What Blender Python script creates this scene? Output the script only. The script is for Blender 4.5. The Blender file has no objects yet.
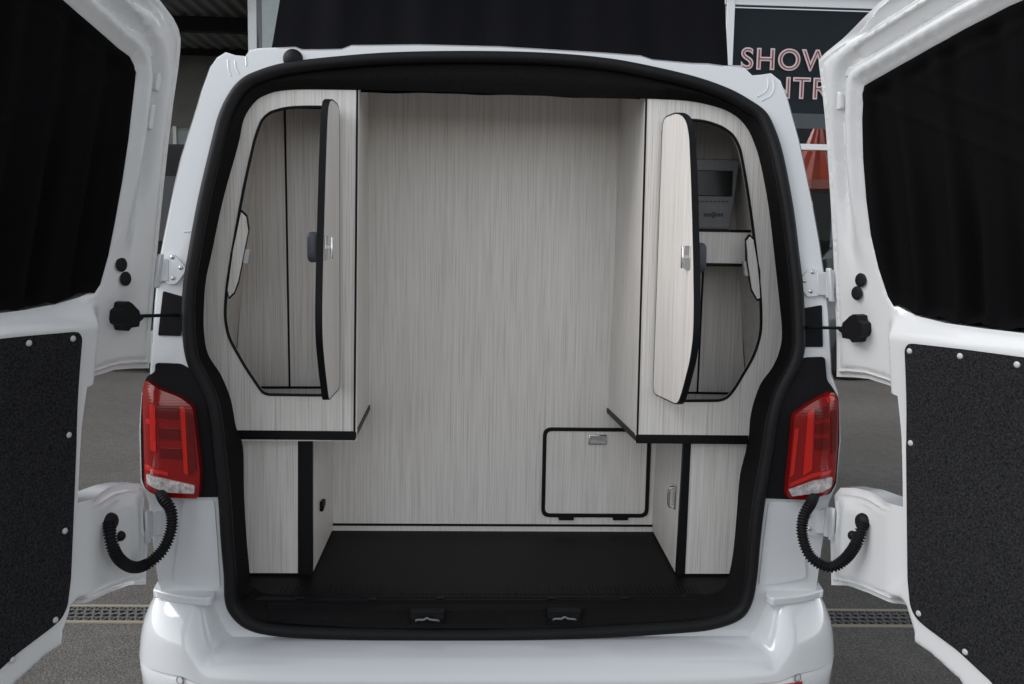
import bpy, math, random
import numpy as np
from mathutils import Vector, Matrix
from mathutils.geometry import delaunay_2d_cdt
random.seed(7)
rng = np.random.default_rng(5)
scene = bpy.context.scene
COL = scene.collection
pi = math.pi

# ------------------------------------------------------------------ camera
FOC, PIT, YAW, ROLL = 860.0, .1018, .0458, .0184
CAM = np.array([-.0667, -2.2163, 1.5696])
cf = np.array([math.sin(YAW)*math.cos(PIT), math.cos(YAW)*math.cos(PIT), -math.sin(PIT)])
cr = np.array([math.cos(YAW), -math.sin(YAW), 0.])
cu = np.cross(cr, cf)
cr, cu = cr*math.cos(ROLL)+cu*math.sin(ROLL), cu*math.cos(ROLL)-cr*math.sin(ROLL)
cam_d = bpy.data.cameras.new('camera'); cam = bpy.data.objects.new('camera', cam_d); COL.objects.link(cam)
m3 = Matrix((tuple(cr), tuple(cu), tuple(-cf))).transposed()
cam.matrix_world = Matrix.Translation(Vector(CAM)) @ m3.to_4x4()
cam_d.sensor_width = 36; cam_d.lens = FOC/1024*36; cam_d.clip_end = 2000; cam_d.clip_start = .05
scene.camera = cam

# measuring helpers: sight line through a pixel met with a real surface
def ray(px, py): return cf + cr*(px-512)/FOC + cu*(342-py)/FOC
def atY(px, py, Y):
    d = ray(px, py); return CAM + d*(Y-CAM[1])/d[1]
def atZ(px, py, Z):
    d = ray(px, py); return CAM + d*(Z-CAM[2])/d[2]
def atX(px, py, X):
    d = ray(px, py); return CAM + d*(X-CAM[0])/d[0]
def lean(z): return .17*max(0., (z-1.15)/.85)**1.3
def rear(px, py, off=0.):
    Y = off
    for _ in range(10):
        p = atY(px, py, Y); Y = lean(p[2])+off
    return p
def rxz(px, py, off=0.):
    p = rear(px, py, off); return (p[0], p[2])
def yxz(px, py, Y):
    p = atY(px, py, Y); return (p[0], p[2])

# ------------------------------------------------------------------ materials
def new_mat(name, base, rough=.5, metal=0., coat=0., spec=.5):
    m = bpy.data.materials.new(name); m.use_nodes = True
    b = m.node_tree.nodes['Principled BSDF']
    b.inputs['Base Color'].default_value = (*base, 1); b.inputs['Roughness'].default_value = rough
    b.inputs['Metallic'].default_value = metal; b.inputs['Coat Weight'].default_value = coat
    b.inputs['Coat Roughness'].default_value = .06
    b.inputs['Specular IOR Level'].default_value = spec
    return m, m.node_tree.nodes, m.node_tree.links, b
def noise(n, l, scale, detail=4, rough=.55, vec=None, mapscale=None, coord='Object'):
    t = n.new('ShaderNodeTexNoise'); t.inputs['Scale'].default_value = scale
    t.inputs['Detail'].default_value = detail; t.inputs['Roughness'].default_value = rough
    tc = n.new('ShaderNodeTexCoord')
    if mapscale:
        mp = n.new('ShaderNodeMapping'); mp.inputs['Scale'].default_value = mapscale
        l.new(tc.outputs[coord], mp.inputs['Vector']); l.new(mp.outputs['Vector'], t.inputs['Vector'])
    else: l.new(tc.outputs[coord], t.inputs['Vector'])
    return t
def ramp(n, l, src, stops):
    r = n.new('ShaderNodeValToRGB'); e = r.color_ramp.elements
    while len(e) < len(stops): e.new(.5)
    for k, (p, c) in enumerate(stops):
        e[k].position = p; e[k].color = (*c, 1)
    l.new(src, r.inputs['Fac']); return r
def bump(n, l, b, src, strength, dist):
    k = n.new('ShaderNodeBump'); k.inputs['Strength'].default_value = strength; k.inputs['Distance'].default_value = dist
    l.new(src, k.inputs['Height']); l.new(k.outputs['Normal'], b.inputs['Normal']); return k
def mixc(n, l, fac, a, bcol, mode='MULTIPLY'):
    x = n.new('ShaderNodeMix'); x.data_type = 'RGBA'; x.blend_type = mode
    if isinstance(fac, float): x.inputs[0].default_value = fac
    else: l.new(fac, x.inputs[0])
    for s, v in ((6, a), (7, bcol)):
        if isinstance(v, tuple): x.inputs[s].default_value = (*v, 1)
        else: l.new(v, x.inputs[s])
    return x

def mat_paint(name, c, rough=.22):
    m, n, l, b = new_mat(name, c, rough, 0, 1.)
    t = noise(n, l, 1.2, 3); r = ramp(n, l, t.outputs['Fac'], [(.3, tuple(x*.985 for x in c)), (.7, c)])
    l.new(r.outputs['Color'], b.inputs['Base Color'])
    return m
def mat_wood():
    m, n, l, b = new_mat('pale_grey_woodgrain', (.5, .47, .45), .42)
    a = noise(n, l, 1, 4, .6, mapscale=(190, 190, 1.8))
    ra = ramp(n, l, a.outputs['Fac'], [(.30, (.71, .675, .64)), (.45, (.80, .768, .735)), (.62, (.84, .81, .778)), (.8, (.81, .78, .752))])
    f = noise(n, l, 1, 4, .55, mapscale=(420, 420, 4.))
    rf = ramp(n, l, f.outputs['Fac'], [(.33, (.74, .725, .71)), (.45, (.92, .915, .91)), (.55, (1, 1, 1))])
    g = noise(n, l, 1, 3, .5, mapscale=(7, 7, .4))
    rg = ramp(n, l, g.outputs['Fac'], [(.3, (.955, .95, .945)), (.7, (1, 1, 1))])
    x = mixc(n, l, 1., ra.outputs['Color'], rf.outputs['Color'])
    y = mixc(n, l, 1., x.outputs[2], rg.outputs['Color'])
    l.new(y.outputs[2], b.inputs['Base Color'])
    bump(n, l, b, f.outputs['Fac'], .08, .0008)
    return m
def mat_rough(name, c0, c1, scale, rough=.9, bs=.4, bd=.002, spec=.3):
    m, n, l, b = new_mat(name, c0, rough, 0, 0, spec)
    t = noise(n, l, scale, 6, .7); r = ramp(n, l, t.outputs['Fac'], [(.32, c0), (.68, c1)])
    l.new(r.outputs['Color'], b.inputs['Base Color']); bump(n, l, b, t.outputs['Fac'], bs, bd); return m
def mat_asphalt():
    m, n, l, b = new_mat('asphalt', (.1, .095, .09), .88, 0, 0, .3)
    a = noise(n, l, 90, 6, .75); ra = ramp(n, l, a.outputs['Fac'], [(.3, (.052, .049, .045)), (.5, (.116, .110, .101)), (.72, (.255, .243, .225))])
    g = noise(n, l, .7, 6, .6); rg = ramp(n, l, g.outputs['Fac'], [(.3, (.74, .73, .72)), (.7, (1.05, 1.04, 1.03))])
    x = mixc(n, l, 1., ra.outputs['Color'], rg.outputs['Color'])
    h = noise(n, l, 14, 5, .7); rh = ramp(n, l, h.outputs['Fac'], [(.3, (.78, .78, .78)), (.7, (1.12, 1.12, 1.12))]); x = mixc(n, l, 1., x.outputs[2], rh.outputs['Color'])
    v = n.new('ShaderNodeTexVoronoi'); v.inputs['Scale'].default_value = 120
    tc = n.new('ShaderNodeTexCoord'); l.new(tc.outputs['Object'], v.inputs['Vector'])
    l.new(x.outputs[2], b.inputs['Base Color'])
    bump(n, l, b, v.outputs['Distance'], .6, .006); return m
def mat_lens(name, c, rough=.12):
    m, n, l, b = new_mat(name, c, rough, 0, .45)
    w = n.new('ShaderNodeTexWave'); w.wave_type = 'BANDS'; w.bands_direction = 'Z'
    w.inputs['Scale'].default_value = 40; w.inputs['Distortion'].default_value = 2.5
    tc = n.new('ShaderNodeTexCoord'); l.new(tc.outputs['Object'], w.inputs['Vector'])
    r = ramp(n, l, w.outputs['Fac'], [(.2, tuple(x*.9 for x in c)), (.8, c)])
    l.new(r.outputs['Color'], b.inputs['Base Color'])
    bump(n, l, b, w.outputs['Fac'], .04, .001); return m
def mat_glass(name, tint, alpha, rough=.03):
    m, n, l, b = new_mat(name, tint, rough, 0, 0, .5)
    tr = n.new('ShaderNodeBsdfTransparent'); tr.inputs['Color'].default_value = (.75, .78, .8, 1)
    mx = n.new('ShaderNodeMixShader'); mx.inputs['Fac'].default_value = alpha
    o = n['Material Output']
    l.new(tr.outputs[0], mx.inputs[1]); l.new(b.outputs[0], mx.inputs[2]); l.new(mx.outputs[0], o.inputs['Surface'])
    return m
M = dict(
    white=mat_paint('white_vehicle_paint', (.65, .665, .68)),
    inner=mat_paint('white_inner_door_paint', (.70, .705, .71), .34),
    wood=mat_wood(),
    rubber=mat_rough('black_rubber', (.006, .006, .007), (.010, .010, .011), 60, .55, .15, .001, .2),
    trimblk=mat_rough('black_edge_trim', (.006, .006, .007), (.009, .009, .010), 90, .45, .05, .0005, .15),
    header=mat_rough('black_carpet_lining', (.005, .005, .005), (.019, .0185, .0185), 300, .95, .8, .003, .05),
    mat=mat_rough('black_rubber_mat', (.005, .005, .006), (.009, .009, .010), 160, .55, .25, .0012, .12),
    carpet=mat_rough('charcoal_carpet', (.002, .002, .0025), (.045, .045, .047), 210, .95, .9, .004, .08),
    curtain=mat_rough('black_curtain_cloth', (.0022, .0022, .0026), (.0045, .0045, .005), 300, .95, .3, .001, .1),
    canvas=mat_rough('black_roof_canvas', (.004, .004, .0055), (.007, .007, .009), 350, .9, .35, .001, .12),
    plastic=mat_rough('black_plastic', (.005, .005, .006), (.009, .009, .010), 200, .5, .1, .0006, .12),
    chrome=new_mat('chrome', (.78, .78, .78), .16, 1.)[0],
    steel=new_mat('zinc_steel', (.55, .55, .56), .35, .9)[0],
    silver=mat_paint('pale_grey_paint', (.62, .635, .65), .4),
    clip=new_mat('pale_plastic', (.50, .50, .49), .4)[0],
    knob=new_mat('slate_plastic', (.055, .06, .075), .45)[0],
    red=mat_lens('red_lens', (.22, .003, .003)),
    redbar=mat_lens('bright_red_lens', (.50, .013, .008)),
    reddark=mat_lens('deep_red_lens', (.11, .002, .002)),
    clear=mat_rough('clear_lens', (.16, .15, .15), (.62, .58, .57), 70, .15, .5, .002, .6),
    asphalt=mat_asphalt(),
    glass=mat_glass('dark_tinted_glass', (.012, .013, .014), .9),
    shopglass=mat_glass('shop_glass', (.006, .008, .010), .12),
    slate=mat_rough('slate_sign_film', (.030, .040, .049), (.038, .049, .059), 3, .35, .02, .001, .3),
    frame=mat_paint('white_window_frame', (.70, .72, .73), .4),
    pale=mat_rough('painted_sky_pane', (.40, .46, .46), (.48, .54, .54), 3, .5, .03, .001),  # sky light in window glass, put into the colour
    wallgrey=mat_rough('grey_cladding', (.34, .34, .32), (.42, .42, .40), 2, .8, .1, .004),
    darkwall=mat_rough('dark_cladding', (.20, .205, .19), (.24, .245, .23), 2, .8, .1, .004),
    soffit=mat_rough('grey_steel_soffit', (.34, .35, .34), (.42, .43, .42), 3, .6, .05, .003),
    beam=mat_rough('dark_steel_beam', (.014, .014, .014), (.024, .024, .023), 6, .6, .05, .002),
    letter=new_mat('pale_letter_film', (.62, .52, .53), .5)[0],
    letterred=new_mat('red_letter_film', (.20, .03, .034), .5)[0],
    brass=new_mat('galvanised_channel_edge', (.27, .24, .18), .6, .1)[0],
    grate=mat_rough('dark_grate', (.09, .087, .08), (.16, .155, .145), 60, .7, .2, .002),
    orange=mat_paint('orange_reflection_tint', (.75, .075, .012)),  # orange of a glass reflection, painted on the added tent shape
    blackpaint=mat_rough('black_vehicle_paint', (.006, .006, .007), (.009, .009, .010), 5, .5, .02, .001, .2),
    greypaint=mat_paint('dark_grey_vehicle_paint', (.055, .06, .066)),
    tyre=mat_rough('tyre_rubber', (.012, .012, .012), (.022, .022, .022), 40, .85, .2, .002),
    alloy=new_mat('alloy_rim', (.45, .45, .46), .35, .8)[0],
    screen=new_mat('dark_screen', (.006, .007, .008), .3)[0],
    device=mat_rough('dark_grey_plastic', (.17, .17, .175), (.21, .21, .215), 40, .5, .05, .0005),
    print_=new_mat('dark_print', (.05, .05, .055), .6)[0],
)

# ------------------------------------------------------------------ object helpers
class MB:
    def __init__(s): s.v = []; s.f = []
    def add(s, verts, faces):
        o = len(s.v); s.v += [tuple(map(float, p)) for p in verts]; s.f += [tuple(i+o for i in f) for f in faces]; return s
    def box(s, a, b):
        x0, y0, z0 = a; x1, y1, z1 = b
        return s.hexa([(x0,y0,z0),(x1,y0,z0),(x1,y1,z0),(x0,y1,z0),(x0,y0,z1),(x1,y0,z1),(x1,y1,z1),(x0,y1,z1)])
    def hexa(s, p): return s.add(p, [(0,3,2,1),(4,5,6,7),(0,1,5,4),(1,2,6,5),(2,3,7,6),(3,0,4,7)])
    def prism(s, pts, vec):
        n = len(pts); v = [Vector(p) for p in pts]; w = [p+Vector(vec) for p in v]
        return s.add(v+w, [tuple(range(n-1, -1, -1)), tuple(range(n, 2*n))]+[(i, (i+1) % n, n+(i+1) % n, n+i) for i in range(n)])
    def tube(s, pts, r, seg=10, closed=False, caps=True, sq=1.):
        P = [Vector(p) for p in pts]; n = len(P); rr = r if hasattr(r, '__len__') else [r]*n
        rings = []; up = None
        for i in range(n):
            a = P[(i-1) % n] if (closed or i > 0) else P[i]; b = P[(i+1) % n] if (closed or i < n-1) else P[i]
            t = (b-a).normalized()
            if up is None:
                up = t.orthogonal().normalized()
            up = (up - t*up.dot(t)).normalized(); q = t.cross(up)
            rings.append([P[i] + (up*math.cos(2*pi*k/seg)+q*math.sin(2*pi*k/seg))*rr[i] for k in range(seg)])
        vs = [p for r_ in rings for p in r_]; fs = []
        for i in range(n if closed else n-1):
            j = (i+1) % n
            sh = 0
            if closed and j == 0:      # match twist
                sh = min(range(seg), key=lambda h: (rings[i][0]-rings[0][h]).length)
            for k in range(seg):
                fs.append((i*seg+k, i*seg+(k+1) % seg, j*seg+(k+1+sh) % seg, j*seg+(k+sh) % seg))
        if not closed and caps: fs += [tuple(range(seg-1, -1, -1)), tuple((n-1)*seg+k for k in range(seg))]
        return s.add(vs, fs)
    def loft(s, loops, closed=True):
        n = len(loops[0]); vs = [p for L in loops for p in L]; fs = []
        for i in range(len(loops)-1):
            for k in range(n if closed else n-1):
                fs.append((i*n+k, i*n+(k+1) % n, (i+1)*n+(k+1) % n, (i+1)*n+k))
        return s.add(vs, fs)
    def dome(s, c, nrm, r, h=None, seg=14, rings=4):
        h = h if h is not None else r; nrm = Vector(nrm).normalized(); a = nrm.orthogonal().normalized(); b = nrm.cross(a)
        L = []
        for i in range(rings+1):
            t = i/rings*pi/2*.96
            L.append([Vector(c)+(a*math.cos(2*pi*k/seg)+b*math.sin(2*pi*k/seg))*r*math.cos(t)+nrm*h*math.sin(t) for k in range(seg)])
        o = len(s.v); s.loft(L); s.f.append(tuple(o+rings*seg+k for k in range(seg))); s.f.append(tuple(o+k for k in range(seg-1, -1, -1))); return s
    def disc(s, c, nrm, r, depth, seg=20):
        nrm = Vector(nrm).normalized(); a = nrm.orthogonal().normalized(); b = nrm.cross(a)
        return s.prism([Vector(c)+(a*math.cos(2*pi*k/seg)+b*math.sin(2*pi*k/seg))*r for k in range(seg)], nrm*depth)

def link_obj(name, mb, mat, parent=None, smooth=40, bevel=0, label=None, bseg=2, flip=True):
    me = bpy.data.meshes.new(name)
    V = np.array(mb.v); c = (V.min(0)+V.max(0))/2
    if parent is None: c[2] = V[:, 2].min()
    me.from_pydata((V-c).tolist(), [], mb.f); me.validate()
    if flip:
        import bmesh
        bm = bmesh.new(); bm.from_mesh(me); bmesh.ops.recalc_face_normals(bm, faces=bm.faces); bm.to_mesh(me); bm.free()
    me.materials.append(mat)
    if smooth:
        me.polygons.foreach_set('use_smooth', [True]*len(me.polygons)); me.set_sharp_from_angle(angle=math.radians(smooth))
    o = bpy.data.objects.new(name, me); COL.objects.link(o); o.location = c
    if bevel:
        b = o.modifiers.new('bevel', 'BEVEL'); b.width = bevel; b.segments = bseg; b.limit_method = 'ANGLE'; b.angle_limit = math.radians(38)
    if parent:
        o.parent = parent; o.matrix_parent_inverse = Matrix.Translation(WLOC[parent.name]).inverted()
    WLOC[o.name] = Vector(c)
    if label: o['label'] = label
    return o
WLOC = {}
def tag(o, label, cat, group=None, kind=None):
    if label: o['label'] = label
    if cat: o['category'] = cat
    if group: o['group'] = group
    if kind: o['kind'] = kind
    return o
def thing(name, label, cat, loc, group=None):
    o = bpy.data.objects.new(name, None); COL.objects.link(o); o.location = loc; o.empty_display_size = .2
    WLOC[o.name] = Vector(loc); return tag(o, label, cat, group)
def struct(name, mb, mat):
    o = link_obj(name, mb, mat); o['kind'] = 'structure'; return o

# ------------------------------------------------------------------ 2D sheet tools
def pin(P, poly):
    P = np.asarray(P, float); x, y = P[:, 0], P[:, 1]; ins = np.zeros(len(P), bool); n = len(poly)
    for i in range(n):
        (x0, y0), (x1, y1) = poly[i], poly[(i+1) % n]
        if y0 == y1: continue
        c = ((y0 > y) != (y1 > y)) & (x < (x1-x0)*(y-y0)/(y1-y0)+x0); ins ^= c
    return ins
def pdist(P, poly, closed=True):
    P = np.asarray(P, float); d = np.full(len(P), 1e9); n = len(poly)
    for i in range(n if closed else n-1):
        a = np.array(poly[i]); b = np.array(poly[(i+1) % n]); ab = b-a; L = ab@ab
        if L < 1e-14: continue
        t = np.clip(((P-a)@ab)/L, 0, 1); d = np.minimum(d, np.linalg.norm(P-(a+t[:, None]*ab), axis=1))
    return d
def densify(poly, step, closed=True):
    out = []; n = len(poly)
    for i in range(n if closed else n-1):
        a, b = np.array(poly[i]), np.array(poly[(i+1) % n]); k = max(1, int(np.linalg.norm(b-a)/step+.5))
        out += [tuple(a+(b-a)*j/k) for j in range(k)]
    if not closed: out.append(tuple(poly[-1]))
    return out
def smooth_poly(poly, sub=4, closed=True, sharp=()):
    n = len(poly); P = [np.array(p, float) for p in poly]; out = []
    for i in range(n if closed else n-1):
        p1, p2 = P[i], P[(i+1) % n]
        p0 = P[(i-1) % n] if (closed or i > 0) else p1; p3 = P[(i+2) % n] if (closed or i+2 < n) else p2
        if i in sharp: p0 = p1
        if (i+1) % n in sharp: p3 = p2
        for k in range(sub):
            t = k/sub
            out.append(tuple(.5*((2*p1)+(-p0+p2)*t+(2*p0-5*p1+4*p2-p3)*t*t+(-p0+3*p1-3*p2+p3)*t**3)))
    if not closed: out.append(tuple(P[-1]))
    return out
def round_poly(poly, r, seg=5):
    out = []; n = len(poly)
    for i in range(n):
        p = np.array(poly[i]); a = np.array(poly[i-1])-p; b = np.array(poly[(i+1) % n])-p
        la, lb = np.linalg.norm(a), np.linalg.norm(b); q = min(r, la*.45, lb*.45); A = p+a/la*q; B = p+b/lb*q
        for k in range(seg+1):
            t = k/seg; out.append(tuple((1-t)**2*A+2*t*(1-t)*p+t*t*B))
    return out
def ss(x, a, b):
    t = np.clip((np.asarray(x, float)-a)/(b-a), 0, 1); return t*t*(3-2*t)
def sheet(outline, holes=(), step=None, front=None, back=None, extra=None):
    """fine triangulated plate; front/back map an (n,2) array to 3D. back None = open sheet"""
    loops = [list(outline)]+[list(h) for h in holes]
    if step: loops = [densify(L, step) for L in loops]
    verts, edges = [], []
    for L in loops:
        o = len(verts); verts += L; edges += [(o+i, o+(i+1) % len(L)) for i in range(len(L))]
    nb = len(verts)
    if step:
        A = np.array(outline); x0, y0 = A.min(0); x1, y1 = A.max(0)
        gx, gy = np.meshgrid(np.arange(x0+step/2, x1, step), np.arange(y0+step/2, y1, step))
        gx = gx+(np.arange(gx.shape[0]) % 2)[:, None]*step*.5
        G = np.c_[gx.ravel(), gy.ravel()]
        if extra is not None: G = np.vstack([G, extra])
        k = pin(G, loops[0])
        for h in loops[1:]: k &= ~pin(G, h)
        for L in loops: k &= pdist(G, L) > (step*.45 if extra is None else .0015)
        verts = verts+[tuple(p) for p in G[k]]
    r = delaunay_2d_cdt([Vector(v) for v in verts], edges, [], 0, 1e-7)
    V = np.array([tuple(v) for v in r[0]]); T = [tuple(f) for f in r[2]]
    cen = np.array([V[list(f)].mean(0) for f in T]); k = pin(cen, loops[0])
    for h in loops[1:]: k &= ~pin(cen, h)
    T = [f for f, q in zip(T, k) if q]
    used = sorted({i for f in T for i in f}); mp = {u: i for i, u in enumerate(used)}
    V = V[used]; T = [tuple(mp[i] for i in f) for f in T]
    mb = MB(); F = front(V)
    if back is None: return mb.add(F, T)
    B = back(V); n = len(V); cnt = {}
    for f in T:
        for a, b in zip(f, f[1:]+f[:1]): cnt[(a, b)] = 1
    walls = [(a, b, b+n, a+n) for (a, b) in cnt if (b, a) not in cnt]
    return mb.add(list(F)+list(B), T+[tuple(i+n for i in reversed(f)) for f in T]+walls)
def plateY(Y): return lambda V: np.c_[V[:, 0], np.full(len(V), Y), V[:, 1]]
def leanv(z): return .17*np.maximum(0, (z-1.15)/.85)**1.3
def plateR(off):
    return lambda V: np.c_[V[:, 0], leanv(V[:, 1])+(off(V) if callable(off) else off), V[:, 1]]
def flatpanel(px, Y, th, name, mat, parent, bevel=.0012, **k):
    pts = [atY(x, y, Y) for x, y in px]
    return link_obj(name, MB().prism(pts, (0, th, 0)), mat, parent, bevel=bevel, **k)

# ------------------------------------------------------------------ the setting
struct('ground', MB().add([(-300, -300, 0), (300, -300, 0), (300, 300, 0), (-300, 300, 0)], [(0, 1, 2, 3)]), M['asphalt'])

# drain channel running across behind the van
dr = thing('drain_channel', 'narrow linear drain with dark grate and pale metal edges set in the asphalt', 'drain', (0, 1.34, 0))
def dline(X, f): return 1.385-.0148*X-.002+(f-.5)*.182
def dstrip(f0, f1, z0, z1, x0=-9, x1=9):
    return MB().hexa([(x0, dline(x0, f0), z0), (x1, dline(x1, f0), z0), (x1, dline(x1, f1), z0), (x0, dline(x0, f1), z0),
                      (x0, dline(x0, f0), z1), (x1, dline(x1, f0), z1), (x1, dline(x1, f1), z1), (x0, dline(x0, f1), z1)])
for f0 in (0, .90): link_obj('channel_edge', dstrip(f0, f0+.10, -.03, .007), M['brass'], dr, bevel=.0015)
link_obj('channel_bed', dstrip(.1, .9, -.05, .0015), M['trimblk'], dr)
g = MB()
x = -9.
while x < 9:
    for s in (0, 1):
        a, b = (.1, .9)
        xx = x+s*.0
        sh = .05 if s == 0 else -.05
        g.add([(xx, dline(xx, a), .003+s*.001), (xx+.009, dline(xx, a), .003+s*.001), (xx+sh+.009, dline(xx, b), .003+s*.001), (xx+sh, dline(xx, b), .003+s*.001)], [(0, 1, 2, 3)])
    x += .036
for f in (.3, .5, .7): g.v += dstrip(f-.02, f+.02, .003, .0055).v; o_ = len(g.v)-8; g.f += [tuple(i+o_ for i in q) for q in [(4,5,6,7),(0,1,5,4),(2,3,7,6)]]
link_obj('grate', g, M['grate'], dr, flip=False)

# ------------------------------------------------------------------ showroom behind
FY = 13.8
sh = thing('showroom', 'glass fronted showroom with white frames and pink outlined lettering behind the van', 'building', (0, FY+3, 0))
def fbox(px0, py0, px1, py1, d0, d1, Y=FY):
    a = atY(px0, py0, Y); b = atY(px1, py1, Y); return MB().box((a[0], Y+d0, b[2]), (b[0], Y+d1, a[2]))
zt = atY(780, 3, FY)[2]; xl = atY(254, 100, FY)[0]; xr = 18.
z145 = atY(815, 147.5, FY)[2]
fx = [xl, atY(491, 50, FY)[0], atY(728, 50, FY)[0], atY(970, 50, FY)[0], 13.6]
for X in fx: link_obj('mullion', MB().box((X-.075, FY-.08, 0), (X+.075, FY+.1, zt+.1)), M['frame'], sh, bevel=.01)
for zc, hh in ((z145, .055), (.12, .12), (zt+.02, .09)):
    for a, b in zip(fx[:-1], fx[1:]):
        link_obj('transom', MB().box((a+.076, FY-.06, zc-hh), (b-.076, FY+.08, zc+hh)), M['frame'], sh, bevel=.008)
link_obj('fascia', MB().box((xl-.1, FY-.15, zt+.12), (xr, FY+.2, zt+1.0)), M['frame'], sh, bevel=.01)
zs0 = atY(780, 112, FY)[2]
for i, (a, b) in enumerate(zip(fx[:-1], fx[1:])):
    link_obj('window_pane', MB().box((a+.076, FY+.0, .245), (b-.076, FY+.012, z145-.06)), M['shopglass'], sh)
    link_obj('window_pane', MB().box((a+.076, FY+.0, z145+.06), (b-.076, FY+.012, zt-.08)), M['shopglass'], sh)
    link_obj('sign_panel', MB().box((a+.08, FY+.04, zs0), (b-.08, FY+.05, zt-.1)), M['slate'], sh)
    link_obj('pale_strip', MB().box((a+.08, FY+.04, zs0-.28), (b-.08, FY+.05, zs0-.01)), M['wallgrey'], sh)
a = atY(262, 0, FY)[0]; b = atY(280, 0, FY)[0]
link_obj('painted_sky_pane', MB().box((a, FY-.03, .3), (b, FY-.01, zt-.1)), M['pale'], sh)  # opaque panel, the pane's sky reflection painted as a pale tone
a2 = atY(258.5, 0, FY)[0]
link_obj('frame_strip', MB().box((a2, FY-.03, .3), (a-.004, FY-.015, zt-.1)), M['device'], sh)
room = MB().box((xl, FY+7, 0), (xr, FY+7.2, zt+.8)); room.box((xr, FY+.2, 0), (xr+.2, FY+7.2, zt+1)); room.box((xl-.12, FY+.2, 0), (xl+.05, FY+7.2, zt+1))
room.box((xl, FY+.2, .002), (xr, FY+7, .02)); link_obj('inner_walls', room, M['beam'], sh)  # ceiling left out on purpose so daylight reaches the orange stand-in
def letters(txt, px, py, hpx, grow, mat, dY, name):
    p = atY(px, py, FY); hgt = hpx/FOC*(FY+2.2163)
    cu_ = bpy.data.curves.new(name, 'FONT'); cu_.body = txt; cu_.size = hgt/.69; cu_.offset = grow; cu_.extrude = .006; cu_.space_character = 1.12
    t = bpy.data.objects.new(name, cu_); COL.objects.link(t); bpy.context.view_layer.update()
    me = bpy.data.meshes.new_from_object(t.evaluated_get(bpy.context.evaluated_depsgraph_get()))
    bpy.data.objects.remove(t)
    Rm = Matrix.Rotation(pi/2, 4, 'X'); me.transform(Rm); me.transform(Matrix.Translation((p[0], FY+dY, p[2])))
    mb = MB(); mb.add([tuple(v.co) for v in me.vertices], [tuple(f.vertices) for f in me.polygons])
    bpy.data.meshes.remove(me); return mb
for txt, px, py in (('SHOWROOM', 740, 87.5), ('ENTRANCE', 753, 116)):
    hp = 19.5
    k = link_obj('lettering', letters(txt, px, py-19+hp*.0, hp, .014, M['letter'], -.012, 'lt'), M['letter'], sh, smooth=0, flip=False)
    link_obj('letter_fill', letters(txt, px, py-19, hp, -.014, M['letterred'], -.020, 'lf'), M['letterred'], k, smooth=0, flip=False)

# covered bay to the left of the showroom
bay = thing('covered_bay', 'dark open bay with ribbed steel ceiling left of the showroom', 'building', (-9, 18, 0))
BW = 20.; zb = atY(200, 54, BW)[2]
rb = MB(); xs = np.arange(-20, xl-.1, .075); zz = zb+.09+.03*np.sign(np.sin(np.arange(len(xs))*pi/2+.3))
rb.loft([[(x_, 11., z_) for x_, z_ in zip(xs, zz)], [(x_, BW, z_) for x_, z_ in zip(xs, zz)]], closed=False)
link_obj('ceiling', rb, M['soffit'], bay, smooth=0)
link_obj('roof_deck', MB().box((-20, 11, zb+.16), (xl-.1, BW+.3, zb+.4)), M['darkwall'], bay)
for py0, py1 in ((21, 31), (49, 54)):
    Yb_ = BW-.3 if py0 > 40 else 16.7
    za = zb+.04; zl = atY(200, py1, Yb_)[2]
    link_obj('beam', MB().box((-20, Yb_, min(zl, za-.1)), (xl-.1, Yb_+.18, za+.02)), M['beam'], bay)
link_obj('beam', MB().box((-20, 12.6, zb-.25), (xl-.1, 12.8, zb+.06)), M['beam'], bay)
zw = atY(178, 128, BW)[2]
bwl = MB().box((-20, BW, 0), (xl+.4, BW+.2, zb+.15))
link_obj('back_wall', bwl, M['darkwall'], bay)
link_obj('lower_wall', MB().box((-20, BW-.08, 0), (atY(188, 140, BW)[0]+.9, BW-.01, zw)), M['wallgrey'], bay, bevel=.01)
w = fbox(178.5, 131, 192, 166, -.1, -.083, BW); link_obj('window', w, M['pale'], bay)  # daylight in this pane is painted as a flat pale colour
wx = atY(178.5, 131, BW)[0]; wz = atY(178.5, 131, BW)[2]
link_obj('window_frame', MB().box((wx-.1, BW-.14, wz-1), (wx-.002, BW-.085, wz+.1)), M['frame'], bay, bevel=.008)
for X in (-19, -14.): link_obj('column', MB().box((X-.12, 11.2, 0), (X+.12, 11.44, zb+.05)), M['beam'], bay)

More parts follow.
